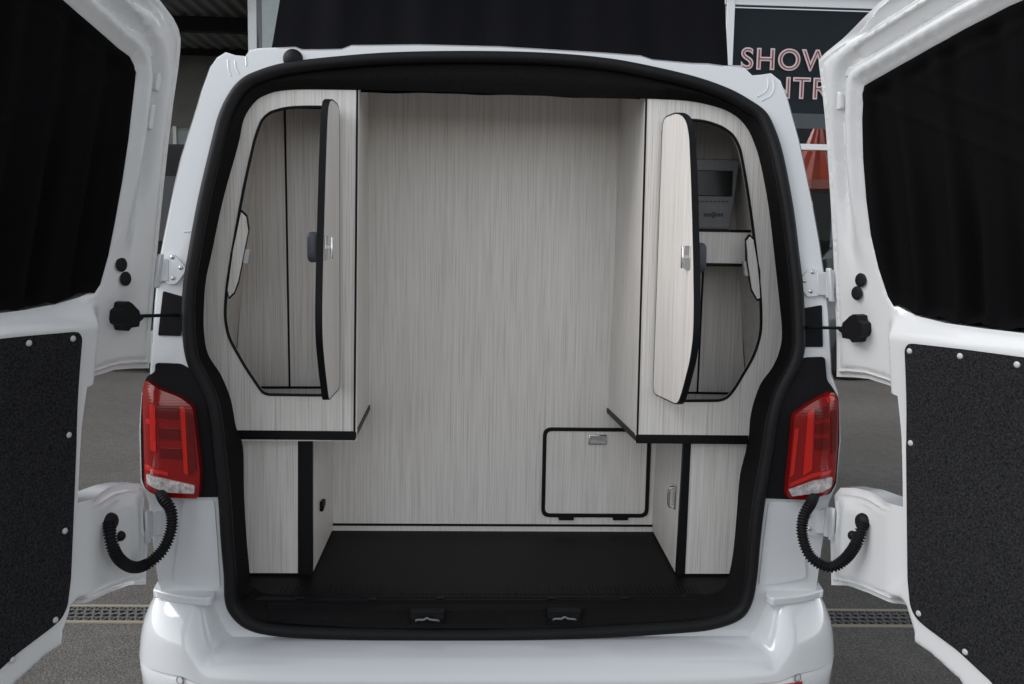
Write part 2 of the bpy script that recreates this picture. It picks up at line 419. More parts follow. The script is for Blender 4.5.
# ------------------------------------------------------------------ parked vehicles
def vehicle(name, label, loc, rot, paint, L, W, H, bonnet, parent_group=None):
    """side profile lofted across the width, windows, lights, wheels"""
    root = bpy.data.objects.new(name, None); COL.objects.link(root); WLOC[name] = Vector((0, 0, 0)); WLOC[root.name] = Vector((0, 0, 0))
    tag(root, label, 'van')
    prof = [(-L/2, .35), (-L/2, H*.55), (-L/2+.10, H*.93), (-L/2+.22, H), (L/2-bonnet-.75, H), (L/2-bonnet-.5, H*.96), (L/2-bonnet*.92, H*.6), (L/2-.25, H*.49), (L/2-.04, H*.40), (L/2, .55), (L/2-.02, .32)]
    prof = round_poly(prof, .12, 3)
    loops = []
    for t, ins in ((-1, .10), (-.985, .03), (-.94, 0), (.94, 0), (.985, .03), (1, .10)):
        lp = []
        for (px_, pz) in prof:
            tw = W/2*t*(1-.10*max(0, (pz-H*.55)/(H*.45)))
            cx_, cz_ = 0, H*.45
            lp.append((px_*(1-ins/(L/2)), tw, cz_+(pz-cz_)*(1-ins/(H/2))))
        loops.append(lp)
    mb = MB(); mb.loft(loops); n = len(prof); mb.f += [tuple(range(n)), tuple(len(mb.v)-n+k for k in range(n))]
    body = link_obj('body', mb, paint, root, smooth=35)
    def side_y(z, s): return s*(W/2*(1-.10*max(0, (z-H*.55)/(H*.45)))+.004)
    z0, z1 = H*.58, H*.86
    for s in (-1, 1):
        for (a, b, c, d) in ((-L/2+.35, -L/2+1.5, -L/2+1.5, -L/2+.45), (-L/2+1.6, -.05, -.05, -L/2+1.6), (.05, L/2-bonnet-.12, L/2-bonnet-.5, .05)):
            q = [(a, side_y(z0, s), z0), (b, side_y(z0, s), z0), (c, side_y(z1, s), z1), (d, side_y(z1, s), z1)]
            link_obj('side_window', MB().prism(q, (0, -s*.01, 0)), M['glass'], root)
        for xw in (-L/2+.95, L/2-.95):
            wl = MB().disc((xw, s*(W/2-.2), .33), (0, s, 0), .33, .21, 28)
            wo = link_obj('wheel', wl, M['tyre'], root, bevel=.03)
            link_obj('rim', MB().disc((xw, s*(W/2+.01), .33), (0, s, 0), .21, .008, 20), M['alloy'], wo, bevel=.003)
        link_obj('headlight', MB().box((L/2-.16, s*(W/2-.42)-.15, H*.35), (L/2+.004, s*(W/2-.42)+.15, H*.42)), M['clear'], root, bevel=.03)
        link_obj('tail_lamp', MB().box((-L/2-.012, s*(W/2-.16)-.06, H*.42), (-L/2+.05, s*(W/2-.16)+.06, H*.60)), M['red'], root, bevel=.015)
    q = [(L/2-bonnet*.96+.02, -W*.40, H*.62), (L/2-bonnet*.96+.02, W*.40, H*.62), (L/2-bonnet-.44, W*.37, H*.93), (L/2-bonnet-.44, -W*.37, H*.93)]
    link_obj('windscreen', MB().prism([(a_+.02, b_, c_+.01) for a_, b_, c_ in q], (-.02, 0, -.01)), M['glass'], root)
    link_obj('bumper', MB().box((L/2-.08, -W*.46, .28), (L/2+.05, W*.46, .52)), M['plastic'], root, bevel=.04)
    link_obj('rear_window', MB().prism([(-L/2-.006, -W*.36, H*.6), (-L/2-.006, W*.36, H*.6), (-L/2+.075, W*.34, H*.86), (-L/2+.075, -W*.34, H*.86)], (.02, 0, 0)), M['glass'], root)
    root.location = loc; root.rotation_euler = (0, 0, rot)
    return root
p = atY(171, 150, 9.5); vehicle('parked_van', 'tall black van parked beyond the left door in front of the covered bay', (p[0]-1.55, 9.6, 0), math.radians(182), M['blackpaint'], 5.0, 1.95, p[2], 1.1)
aw = thing('reflection_stand_in', 'orange tent shape added behind the showroom glass to stand in for a reflection', 'reflection stand-in', (atY(826, 120, 15)[0], 15., 0))  # added awning form in place of an orange reflection in the glass
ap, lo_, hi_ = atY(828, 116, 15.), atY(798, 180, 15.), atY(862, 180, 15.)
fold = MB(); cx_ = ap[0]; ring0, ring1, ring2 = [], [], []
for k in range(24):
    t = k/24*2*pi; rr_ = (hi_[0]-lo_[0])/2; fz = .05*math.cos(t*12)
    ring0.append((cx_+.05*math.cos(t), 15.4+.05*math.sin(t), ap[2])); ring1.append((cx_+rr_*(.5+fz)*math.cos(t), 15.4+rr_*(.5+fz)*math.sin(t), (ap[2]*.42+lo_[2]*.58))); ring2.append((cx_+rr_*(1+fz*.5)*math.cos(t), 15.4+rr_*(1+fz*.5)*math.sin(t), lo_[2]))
fold.loft([ring0, ring1, ring2, [(a_, b_, c_-.18) for a_, b_, c_ in ring2]]); link_obj('stand_in_top', fold, M['orange'], aw, smooth=20)
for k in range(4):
    t = k*pi/2+.6; link_obj('stand_in_pole', MB().tube([(cx_+.62*math.cos(t), 15.4+.62*math.sin(t), 0.02), (cx_+.62*math.cos(t), 15.4+.62*math.sin(t), lo_[2])], .025, 8), M['steel'], aw)
p = atY(822, 226, 9.8); vehicle('parked_van', 'dark grey van parked outside the showroom seen past the right door', (p[0]+1.35, 9.8, 0), math.radians(185), M['greypaint'], 4.6, 1.85, min(p[2], 2.0), 1.1)

# ------------------------------------------------------------------ THE VAN
van = thing('camper_van', 'white camper van seen from behind with both rear doors swung open', 'van', (0, 2.3, 0))
pairs = [((491,641),(491,597)),((400,640.5),(405,597)),((317,638.5),(320,596)),((270,635),(285,595)),((245.6,628),(265,593)),((231,615),(255,588)),((225,600),(251,582)),
 ((224,575),(249,565)),((221,540),(246,530)),((218.6,500),(244,490)),((214,460),(243,447)),((211,430),(236,427)),((206,402),(231,400)),((196,380),(221,375)),((187,362),(208,354)),
 ((183,338),(204,331)),((182,306),(204,306)),((184,280),(206,280)),((188,255),(212,252)),((198,200),(223,200)),((212,140),(238,146)),((219,114),(244,119)),((228,95),(255,102)),
 ((239,81),(266,95)),((254,72),(280,91)),((286,62.5),(305,89.5)),((341,56),(360,90)),((400,52),(410,91)),((480,51),(480,93)),((550,53),(555,96)),((610,58.5),(612,98)),((660,68),(655,99)),
 ((700,78),(688,101)),((730,89),(713,106)),((750,100),(731,113)),((765,111),(744,124)),((774,127),(753,140)),((783,155),(761,166)),((793,207),(769,210)),((799,255),(775,262)),
 ((803,290),(779,298)),((805,335),(782,333)),((804,352),(779,352)),((798,371),(772,368)),((785,396),(760,385)),((778,422),(751,413)),((774,448),(748,442)),((770,472),(740,475)),((765,500),(737,510)),
 ((760,541),(734,545)),((757,575),(730,570)),((752,602),(723,588)),((740,619),(708,594)),((712,629),(685,596)),((674,633),(650,597)),((600,637.5),(590,597.5))]
def inner3(i):
    x_, y_ = pairs[i][1]
    if y_ >= 585: return atZ(x_, y_, .6215)
    if y_ > 440:
        t = min(1., (y_-440)/60.); return atY(x_, y_, .213+.02*t)
    return atY(x_, y_, .213)
outer_px = [p_[0] for p_ in pairs]
LO = [rear(x_, y_, -.008) for x_, y_ in outer_px]
LI = [inner3(i) for i in range(len(pairs))]
LO = [np.array(p_) for p_ in smooth_poly(LO, 4)]; LI = [np.array(p_) for p_ in smooth_poly(LI, 4)]
N = len(LO); cen = np.mean(LO, 0)
def inset(loop, d):
    out = []
    for i in range(len(loop)):
        t = loop[(i+1) % len(loop)]-loop[i-1]; nx, nz = t[2], -t[0]; L = math.hypot(nx, nz); q = np.array([nx/L, 0, nz/L])
        if q@(cen-loop[i]) < 0: q = -q
        out.append(loop[i]+q*d)
    return out
A1 = inset(LO, .016); A2 = inset(LO, .032)
# body: rear face
sil_px = [(176,684),(168,640),(160,590),(155.6,563),(149,501),(141,482),(139.5,430),(142,392),(150,376),(152,345),(155,300),(159,262),(165,231),(174.5,184),(181,157),(197,106),(201,92),(210,67.5),(217,58),(226.5,52),(236,55),(246,56),(250,50),(259,48),(296,46.5),(303,49),(322,49),(342,48.5),(352,44.8),(420,44),(500,46),
          (600,52),(640,55),(652,59),(690,62.5),(707,63),(744,68),(751,75),(760,74.5),(770,73),(780,81),(787,98),(799,140),(812,201.5),(819.5,243),(824,275),(828,310),(830,345),(831,372),(838,392),(840.5,440),(836,485),(829,502),(822,545),(817,585),(811,640),(806,684)]
sil = [rxz(x_, y_, .02) for x_, y_ in sil_px]
sil[0] = (sil[0][0], .34); sil[-1] = (sil[-1][0], .34)
sil = densify(sil, .03)
S3 = [np.array([x_, lean(z_)+.035, z_]) for x_, z_ in sil]
c2 = np.array([0, 0, 1.2])
def sinset(d):
    out = []
    n = len(S3)
    for i in range(n):
        a_, b_ = S3[i-2], S3[(i+2) % n]; t = b_-a_; nx, nz = t[2], -t[0]; L = math.hypot(nx, nz)+1e-9; q = np.array([nx/L, 0, nz/L])
        if q@(c2-S3[i]) < 0: q = -q
        out.append(S3[i]+q*d)
    return out
f0 = sinset(.010); f1 = sinset(.003)
hole = [(p_[0], p_[2]) for p_ in inset(LO, .012)]
face = sheet([(p_[0], p_[2]) for p_ in f0], [hole], .035, plateR(0.))
body = MB(); body.v = face.v; body.f = face.f
rings = [[(p_[0], lean(p_[2])+0, p_[2]) for p_ in f0], [(p_[0], lean(p_[2])+.010, p_[2]) for p_ in f1], [(p_[0], lean(p_[2])+.035, p_[2]) for p_ in S3]]
for Y, sx, dz in ((.30, 1., 0), (.9, 1.0, .0), (3.2, 1.0, .0), (3.8, .97, -.02)):
    rings.append([(p_[0]*sx, Y+lean(p_[2])*(1 if Y < .5 else 1), .34+(p_[2]-.34)*(1 if dz == 0 else .97)) for p_ in S3])
for Y, zs in ((4.25, .62), (4.75, .45), (4.9, .30)):
    rings.append([(p_[0]*.94*(1 if zs > .4 else .93), Y, .34+(p_[2]-.34)*zs) for p_ in S3])
b0 = len(body.v)
body.loft(rings); nS = len(S3); body.f.append(tuple(len(body.v)-nS+k for k in range(nS)))
link_obj('body_shell', body, M['white'], van, smooth=50)
# seal and lining of the opening
link_obj('door_seal', MB().tube([(p_[0], p_[1], p_[2]) for p_ in A1], .0165, 12, closed=True), M['rubber'], van)
D0 = [(p_[0], p_[1]+.004, p_[2]) for p_ in A1]; D1 = [(p_[0], p_[1]+.010, p_[2]) for p_ in A2]
D1b = [(p_[0]*.65+q_[0]*.35, p_[1]*.8+q_[1]*.2-.004, p_[2]*.65+q_[2]*.35) for p_, q_ in zip(A2, LI)]
D2 = [(p_[0]*.35+q_[0]*.65, p_[1]*.5+q_[1]*.5-.004, p_[2]*.35+q_[2]*.65) for p_, q_ in zip(A2, LI)]
link_obj('opening_lining', MB().loft([D0, D1, D1b, D2, LI]), M['header'], van, smooth=60)
YU, YL, YB = .215, .25, .661
# floor
fl = []
xlf, xrf = -.76, .76
link_obj('load_floor', MB().box((xlf, .07, .600), (xrf, YB+.02, .6195)), M['mat'], van)
rib = MB()
for X in np.arange(-.60, .60, .0125): rib.box((X, .11, .619), (X+.006, .17, .6212))
link_obj('ribbed_mat_edge', rib, M['mat'], van)
for x_, y_ in ((300, 598), (372, 599), (440, 598), (552, 598), (625, 598), (683, 596)):
    p = atZ(x_, y_, .6215); link_obj('floor_clip', MB().box((p[0]-.012, p[1]-.006, .62), (p[0]+.012, p[1]+.006, .6235)), M['trimblk'], van, bevel=.002)
# ceiling, behind the header
zc = atY(500, 91, YU)[2]
link_obj('ceiling_lining', MB().box((-.70, YU+.10, 2.118), (.70, YB+.02, 2.126)), M['clip'], van)
link_obj('header_back', MB().box((-.66, YU+.004, zc+.004), (.66, YU+.012, 2.10)), M['header'], van)
for x_, y_ in ((467, 73), (540, 75)):
    p = rear(x_, y_, .03)
    link_obj('latch_slot', MB().box((p[0]-.02, p[1]-.012, p[2]-.004), (p[0]+.02, p[1]+.02, p[2]+.004)), M['plastic'], van, bevel=.002)
xs_ = np.linspace(268, 728, 24); rowt, rowm, rowb = [], [], []
for x_ in xs_:
    k = ((x_-496)/232.)**4; rowt.append(atY(x_, 603.5-1.5*k, .060)); rowm.append(atY(x_, 606.5-1.5*k, .046)); rowb.append(atY(x_, 628.5-9*k, -.006))
link_obj('sill_plate', MB().loft([rowt, rowm, rowb], closed=False), M['plastic'], van, smooth=25)
# striker pockets in the sill
for x_, y_ in ((427, 617.5), (564, 616.5)):
    p = atY(x_, y_, .014); po = MB()
    w_, h_ = .047, .017
    for (a_, b_, c_, d_) in ((-w_, w_, h_-.003, h_), (-w_, w_, -h_, -h_+.003), (-w_, -w_+.003, -h_, h_), (w_-.003, w_, -h_, h_)):
        po.box((p[0]+a_, p[1]-.012, p[2]+c_), (p[0]+b_, p[1]+.02, p[2]+d_))
    k = link_obj('striker_pocket', po, M['plastic'], van, bevel=.001)
    link_obj('pocket_floor', MB().box((p[0]-w_+.003, p[1]-.003, p[2]-h_+.003), (p[0]+w_-.003, p[1]+.01, p[2]+h_-.003)), M['screen'], k)
    q = [(p[0]-.03, p[1]-.004, p[2]-.009), (p[0]-.026, p[1]-.010, p[2]-.002), (p[0]-.008, p[1]-.012, p[2]-.001), (p[0]+.0, p[1]-.012, p[2]+.004), (p[0]+.01, p[1]-.011, p[2]-.001), (p[0]+.028, p[1]-.008, p[2]-.004), (p[0]+.033, p[1]-.004, p[2]-.009)]
    link_obj('striker', MB().tube(smooth_poly(q, 4, False), .0028, 8), M['device'], k)
# pop-top canvas and lid
cv = [(271,48.5),(278,0),(724,0),(727.5,66)]
yc = .30
A = atY(270.5, 50, yc); B = atY(278.5, 0, yc); Cc = atY(724, 0, yc); Dd = atY(728, 68, yc)
zt0, zt1 = 2.02, 2.62
def at_z(p0, p1, z):
    t = (z-p0[2])/(p1[2]-p0[2]); return p0+(p1-p0)*t
bl, tl, br, tr = at_z(A, B, zt0), at_z(A, B, zt1), at_z(Dd, Cc, zt0), at_z(Dd, Cc, zt1)
nx = 90; loops = []
for z_f in np.linspace(0, 1, 14):
    l_, r_ = bl+(tl-bl)*z_f, br+(tr-br)*z_f; row = []
    for k in range(nx+1):
        u = k/nx; X = l_[0]+(r_[0]-l_[0])*u; Z = l_[2]+(r_[2]-l_[2])*u
        wv = .007*math.sin(u*31+z_f*1.2)+.003*math.sin(u*67+2)+.008*math.sin(u*9+z_f*3)
        row.append((X, yc+wv, Z))
    row = [(row[0][0]-.0, yc+2.6, row[0][2])]+row+[(row[-1][0], yc+2.6, row[-1][2])]
    loops.append(row)
link_obj('roof_canvas', MB().loft(loops, closed=False), M['canvas'], van, smooth=60)
lid = MB().box((-.80, .22, zt1), (.72, 2.95, zt1+.10)); link_obj('pop_top_lid', lid, M['white'], van, bevel=.04, bseg=4)
# raised ribs on the roof edge, pressed seams on the pillars, bump stop
for q in ([(228,60),(228.5,68),(231,76)], [(235,61),(236,68),(239,74)], [(773,79),(774,88),(770,96),(761,101)], [(768,79),(768,86),(765,92),(757,97)], [(246,57),(246.5,66)], [(184,232),(196,231)]):
    link_obj('pillar_seam', MB().tube(smooth_poly([rear(x_, y_, .001) for x_, y_ in q], 5, False), .0028, 8), M['white'], van)
p = rear(293, 59, .0); link_obj('bump_stop', MB().dome(p, (0, -1, .1), .027, .02, 20, 5), M['rubber'], van)

# lower pillar pressings, light housings, strap pockets
def rplate(px, off, th, name, mat, bevel=.002, step=.03, parent=None, rnd=0., **k):
    pts = [rxz(x_, y_, off) for x_, y_ in px]
    if rnd: pts = round_poly(pts, rnd)
    return link_obj(name, sheet(pts, (), step, plateR(off), plateR(off+th)), mat, parent or van, bevel=bevel, **k)
rplate([(183,500),(214,500),(217,540),(220,588),(200,586),(173,580)], -.006, .008, 'pillar_panel', M['white'], rnd=.01)
rplate([(803,502),(769,502),(764,540),(759,586),(780,583),(806,578)], -.006, .008, 'pillar_panel', M['white'], rnd=.01)
rplate([(155,363),(180,364),(204,378),(214,400),(221,430),(224,465),(226,497),(165,498),(146,490),(141.5,480),(140.5,430),(142.5,388),(147,376),(155,372)], -.010, .012, 'lamp_housing', M['plastic'], rnd=.008)
rplate([(825,357),(796,358),(789,372),(776,394),(768,420),(764,448),(757,498),(805,500),(830,494),(836,484),(839.5,440),(838.5,398),(833,388),(827,380)], -.010, .012, 'lamp_housing', M['plastic'], rnd=.008)
rplate([(163,291),(184,297),(181,336),(158,335.5)], -.003, .005, 'strap_pocket', M['plastic'], rnd=.004)
rplate([(802,308.5),(822,305),(823,347),(804,347)], -.003, .005, 'strap_pocket', M['plastic'], rnd=.004)
rplate([(180,337),(186,337),(186,352),(182,352)], -.006, .008, 'seal_clip', M['silver'], rnd=.002)
rplate([(801,349),(807,349),(806,362),(801,364)], -.006, .008, 'seal_clip', M['silver'], rnd=.002)

# tail lamps
def lens_off(base):
    def f(V):
        ax = np.abs(V[:, 0]); return base+.11*np.clip((ax-.865)/.085, 0, 1.2)**2.2
    return f
def lamp(lens, clear, bar, segs, low, label):
    pts = [rxz(x_, y_, -.03) for x_, y_ in lens]; pts = round_poly(pts, .012, 4)
    tl_ = link_obj('tail_lamp', sheet(pts, (), .012, plateR(lens_off(-.034)), plateR(lens_off(.03))), M['red'], van, bevel=.005, bseg=3, smooth=35, label=label)
    def sub(px, name, mat, base=-.0368, r=.004):
        q = round_poly([rxz(x_, y_, base) for x_, y_ in px], r, 3)
        link_obj(name, sheet(q, (), .010, plateR(lens_off(base)), plateR(lens_off(base+.006))), mat, tl_)
    sub(clear, 'reversing_lens', M['clear'], -.039)
    for b_ in bar: sub(b_, 'light_bar', M['redbar'])
    for s_ in segs: sub(s_, 'lens_segment', M['reddark'], -.0362, .002)
    return tl_
lamp([(145,380),(140,388),(137.4,430),(138.6,480),(145,491),(164,497),(199,498.5),(200.5,472),(193,407),(180,397),(161,390)],
     [(144.6,475),(164,479),(194.5,486),(194,494),(166,492.5),(145,484.5)],
     [[(149,405),(155,406),(156,452),(150,450)], [(144,420),(156,421),(156,424.5),(144,424)], [(142,466),(168,473),(168,476),(142,470)], [(180,405),(185,408),(188,475),(184,474)]],
     [[(156,405),(178,407),(178,420),(156,418)], [(159,428),(179,429),(180,440),(159,439)], [(160,448),(182,449),(183,460),(160,458)], [(187,412),(192,415),(196,470),(190,476)]], None, None)
lamp([(794,415),(811,403),(833,391),(840,400),(840.8,447),(837.5,480),(829,493),(809,499.5),(786,497.5),(788.5,475)],
     [(789,490),(814,481),(833.5,477.5),(832.5,487),(822,492.5),(792,496.5)],
     [[(808,412),(814,409),(812,470),(803,476)], [(795,430),(799,428),(794,474),(790,478)], [(790,484),(812,474),(833,470),(833,473),(812,478),(790,487)], [(826,398),(834,394),(836,400),(827,403)]],
     [[(816,410),(828,406),(829,418),(816,420)], [(816,424),(829,423),(829,434),(816,434)], [(816,438),(829,438),(828,450),(815,450)], [(831,412),(838,410),(838,452),(832,455)]], None, None)

# bumper
def outline_pt(c):      # c in -1..1 along the width
    t = c*pi/2; sx = math.sin(t); cy = math.cos(t); e = 2/5.2
    return .966*math.copysign(abs(sx)**e, sx), .30-.425*abs(cy)**e
prof_c = [(.135, .552), (.09, .549), (.062, .545), (.042, .539), (.026, .531), (.013, .519), (.005, .503), (.0, .472), (.004, .4695), (.0045, .466), (.0015, .462), (.004, .43), (.010, .38), (.025, .30), (.06, .245)]
prof_e = [(.135, .668), (.095, .668), (.068, .664), (.048, .647), (.030, .617), (.015, .582), (.006, .545), (.0, .487), (.004, .4845), (.0045, .481), (.0015, .477), (.004, .44), (.010, .38), (.025, .30), (.06, .245)]
rows = []; cs = np.linspace(-.97, .97, 170); OP = [outline_pt(c) for c in np.linspace(-1, 1, 400)]
for c in cs:
    X, Y = outline_pt(c); X2, Y2 = outline_pt(c+.004); X1, Y1 = outline_pt(c-.004)
    t = np.array([X2-X1, Y2-Y1]); t /= np.linalg.norm(t); nin = np.array([-t[1], t[0]])
    row = []
    for (d0, z0), (d1, z1) in zip(prof_c, prof_e):
        ww = float(ss(abs(X), .70+.25*(.135-d0), .775+.25*(.135-d0)))
        d_ = d0+(d1-d0)*ww; z_ = z0+(z1-z0)*ww
        row.append((X+nin[0]*d_, Y+nin[1]*d_, z_-.004*(1-abs(c))))
    rows.append(row)
bmp = link_obj('bumper', MB().loft(rows, closed=False), M['white'], van, smooth=60)
def bump_out(X):
    j = min(range(400), key=lambda i: abs(OP[i][0]-X)); return OP[j][1]
for s in (-1, 1):
    # step pad on each bumper end
    pad = [(s*x_, bump_out(x_)+.052) for x_ in (.738, .78, .82, .86, .885, .90)]+[(s*.912, .09), (s*.89, .10), (s*.86, .05), (s*.80, .012), (s*.738, .006), (s*.728, -.03)]
    pad = smooth_poly(pad, 3, sharp=(0, 6, 7, 10))
    link_obj('step_pad', MB().prism([(a_, b_, .652) for a_, b_ in pad], (0, 0, .0225)), M['white'], bmp, bevel=.008, bseg=4)
    # parking sensor and reflector
    X = s*.80; Yo = bump_out(X); nrm = Vector((s*.45, -1, 0)).normalized()
    link_obj('parking_sensor', MB().disc(Vector((X, Yo+.004, .473))-nrm*.0, nrm, .0095, .004, 24), M['white'], bmp, bevel=.001)
    ring = [Vector((X, Yo+.002, .473))+nrm*.002+(Vector((nrm.y, -nrm.x, 0))*math.cos(a_)+Vector((0, 0, 1))*math.sin(a_))*.0105 for a_ in np.linspace(0, 2*pi, 24, endpoint=False)]
    link_obj('sensor_ring', MB().tube(ring, .0013, 6, closed=True), M['device'], bmp)
    rf = []
    for t in np.linspace(0, 1, 10):
        X = s*(.66+.155*t); rf.append((X, bump_out(X)-.003))
    mbr = MB(); z1 = .4605; z0 = .425
    mbr.loft([[(a_, b_+.01, z0) for a_, b_ in rf], [(a_, b_, z0) for a_, b_ in rf], [(a_, b_, z1) for a_, b_ in rf], [(a_, b_+.01, z1) for a_, b_ in rf]], closed=False)
    link_obj('reflector', mbr, M['redbar'], bmp)
# rear wheels under the body
for s in (-1, 1):
    for yw in (1.15, 4.1):
        wo = link_obj('wheel', MB().disc((s*.70, yw, .335), (s, 0, 0), .335, .22, 30), M['tyre'], van, bevel=.03)
        link_obj('rim', MB().disc((s*.915, yw, .335), (s, 0, 0), .215, .008, 24), M['alloy'], wo, bevel=.003)

# ------------------------------------------------------------------ rear doors
HX, HY, OPEN = .885, -.03, math.radians(24)
class Door:
    def __init__(s, side):
        s.s = side; s.H = np.array([side*HX, HY, 0]); s.d = np.array([side*math.sin(OPEN), -math.cos(OPEN), 0]); s.n = np.array([-side*math.cos(OPEN), -math.sin(OPEN), 0])
    def pt(s, u, z, n): return s.H+s.d*u+s.n*(n+lean(z))+np.array([0, 0, z])
    def inv(s, px, py, off=0.):
        o = off
        for _ in range(12):
            r = ray(px, py); t = ((s.H+s.n*o-CAM)@s.n)/(r@s.n); p = CAM+r*t; o = off+lean(p[2])
        return ((p-s.H)@s.d, p[2])
    def plate(s, off):
        def f(V):
            o = off(V) if callable(off) else np.full(len(V), off)
            return s.H+V[:, :1]*s.d+(o+leanv(V[:, 1]))[:, None]*s.n+np.c_[np.zeros(len(V)), np.zeros(len(V)), V[:, 1]]
        return f
DR, DL = Door(1), Door(-1)
Q = lambda L, off=0.: [DR.inv(x_, y_, off) for x_, y_ in L]
BOX = .035
d_hinge = Q([(837,377),(837,340),(835.5,300),(833,240),(829,170),(825.5,120),(822,85),(819.5,66)], -.014)
d_top = Q([(818,60),(824.5,53),(841,39.5),(859,21.5),(878,3)], -.014)
e = d_top[-1]
d_top += [(e[0]+.06, e[1]+.022), (e[0]+.15, e[1]+.042), (.66, e[1]+.058), (.76, e[1]+.06), (.80, e[1]+.04)]
d_free = [(.812, 1.9), (.812, 1.2), (.812, .60), (.80, .535), (.77, .515)]
d_low = [(.50, .515)] + Q([(962,684),(937,661),(914,645),(913,627),(907,607)], 0.)[0:5]
d_flap = Q([(894,600.5),(869,592),(844,586.5),(827,586),(826.5,560),(826,536),(830,530),(831,512),(830,496),(836,488.5),(850,488.5),(869,492),(888,499)])+Q([(903,507)], BOX)
d_notch = Q([(902.5,470),(901,430),(897.5,396)], BOX)+Q([(884,385.5),(864,379),(848,377.5)])
d_hinge = [(a_-.003, b_) for a_, b_ in d_hinge]
doutl = d_hinge+d_top+d_free+d_low+d_flap+d_notch
w_px = [(865,87),(863.5,120),(864.5,160),(867.5,200),(872,235),(880,268),(889,296),(894,305),(904,311),(920,317),(945,323),(985,328.5),(1024,333)]
wa = Q(w_px); e1 = wa[-1]; wt = Q([(1010,8),(965,31),(920,56),(890,73),(872,83)]); e2 = wt[0]
sl = (wt[0][1]-wt[1][1])/(wt[0][0]-wt[1][0])
dwin = wa+[(e1[0]+.12, e1[1]-.012), (.70, e1[1]-.016), (.735, e1[1]+.03), (.735, 1.7), (.725, e2[1]-.01), (.69, e2[1]+.045), (.58, e2[1]+.05), (e2[0]+.08, e2[1]+sl*.055)]+wt
panel_px = [(905,349),(909,343.3),(960,349),(1024,357.5)]
pa = Q(panel_px, BOX+.004); pe = pa[-1]; pb = Q([(994,684),(958,650.5),(925,626),(916,618),(910.5,606),(908,580),(907.5,540),(906.5,444)], BOX+.004)
dpanel = pa+[(.74, pe[1]+.01), (.755, pe[1]), (.755, .62), (.72, .575), (.58, .56)]+pb
boxedge = Q([(889,300),(893,320),(897,345),(900,385),(902.5,430),(903,506),(905,560),(907,606),(914,628),(940,655),(975,684)], .0)
nW = np.array(dwin); 
def make_relief(clear):
    def f(V):
        dO = pdist(V, doutl); dW = pdist(V, dwin); s_, z_ = V[:, 0], V[:, 1]
        up = ss(z_, 1.50, 1.80)
        bm_ = np.where(z_ < 1.0, ss(s_, .15, .225), ss(s_, .182, .210))*(1-ss(z_, 1.385, 1.455)); n = (-.016*(1-ss(dO, .010, .018)) - .005*np.exp(-((dO-.022)/.005)**2))*(1-bm_*(z_ > .78))
        n += -.006*(1-ss(dW, 0, .010))
        top = ss(z_, 1.93, 1.99)*ss(s_, .10, .20)
        n += (.016*np.exp(-((dW-.034)/.016)**2) - .026*np.exp(-((dW-.074)/.014)**2)*(1-.55*top) + (.014*np.exp(-((dW-.088)/.010)**2) - .030*np.exp(-((dW-.062)/.010)**2)*.6 - .024*np.exp(-((dW-.116)/.012)**2))*top)*up
        # inner box carrying the trim panel
        ins = np.where(z_ < 1.0, ss(s_, .07, .225), ss(s_, .182, .210))
        lowz = 1-ss(z_, 1.385, 1.455)
        low_edge = ss(pdist(V, [(.812, .60), (.80, .535), (.77, .515)]+d_low, False), .006, .034)
        n += BOX*ins*lowz*low_edge
        # dimple behind the check strap, ledge creases on the flap
        n += -.008*np.exp(-(((s_-.085)/.040)**2)-(((z_-1.425)/.045)**2))
        fl_ = (s_ < .22) & (z_ < 1.0)
        n += np.where(fl_, .010*(ss(z_, .715, .735)-ss(z_, .930, .955))*ss(s_, .035, .055)*(1-ss(s_, .10, .20)), 0)
        return n
    return f
def left_variant():
    tl = [DL.inv(x_, y_, -.014) for x_, y_ in ((181,50),(181.3,38),(179,28),(174,18),(162,2))]
    k = len(d_hinge)-1; out = [(a_-.006, b_) for a_, b_ in d_hinge[:k]]+tl; e_ = tl[-1]
    out += [(e_[0]+.05, e_[1]+.020), (e_[0]+.14, e_[1]+.035), (.66, e_[1]+.045), (.76, e_[1]+.04), (.80, e_[1]+.01)]
    out += d_free+d_low+d_flap+d_notch
    wl_ = [DL.inv(x_, y_) for x_, y_ in ((60,0),(80,17),(103,37),(118,50),(129,58))]
    ws = [DL.inv(x_, y_) for x_, y_ in ((133,66),(134,80),(131,105),(127,140),(121,180),(113.5,222),(107,255),(99,284),(94,292),(80,298),(55,304.5),(25,310),(0,313))]
    e3, e4 = ws[-1], wl_[0]
    win = ws+[(e3[0]+.12, e3[1]-.008), (.70, e3[1]-.012), (.735, e3[1]+.03), (.735, 1.7), (.725, e4[1]-.01), (.69, e4[1]+.03), (.58, e4[1]+.035), (e4[0]+.08, e4[1]+.025)]+wl_
    return out, win, wl_, len(ws)
doutl_R, dwin_R, wt_R, nwa_R = doutl, dwin, wt, len(wa)
doutl_L, dwin_L, wt_L, nwa_L = left_variant()
print('left top', doutl_L[len(d_hinge)-1:len(d_hinge)+9], 'right', d_top, 'winL', wt_L, 'winR', wt_R)
def use(side):
    global doutl, dwin, wt, nwa
    doutl, dwin, wt, nwa = (doutl_R, dwin_R, wt_R, nwa_R) if side > 0 else (doutl_L, dwin_L, wt_L, nwa_L)
SOCK = {}
def offset_ring(loop, d, step=.006, sign=1):
    L = densify(loop, step); A = np.array(L); T = np.roll(A, -1, 0)-np.roll(A, 1, 0); T /= np.linalg.norm(T, axis=1)[:, None]+1e-12
    Nn = np.c_[T[:, 1], -T[:, 0]]; out = []
    for sg in (1, -1):
        P_ = A+Nn*d*sg; k = np.abs(pdist(P_, loop)-d) < d*.02+1e-5; k &= pin(P_, loop) == (sign > 0); out.append(P_[k])
    return np.vstack(out)
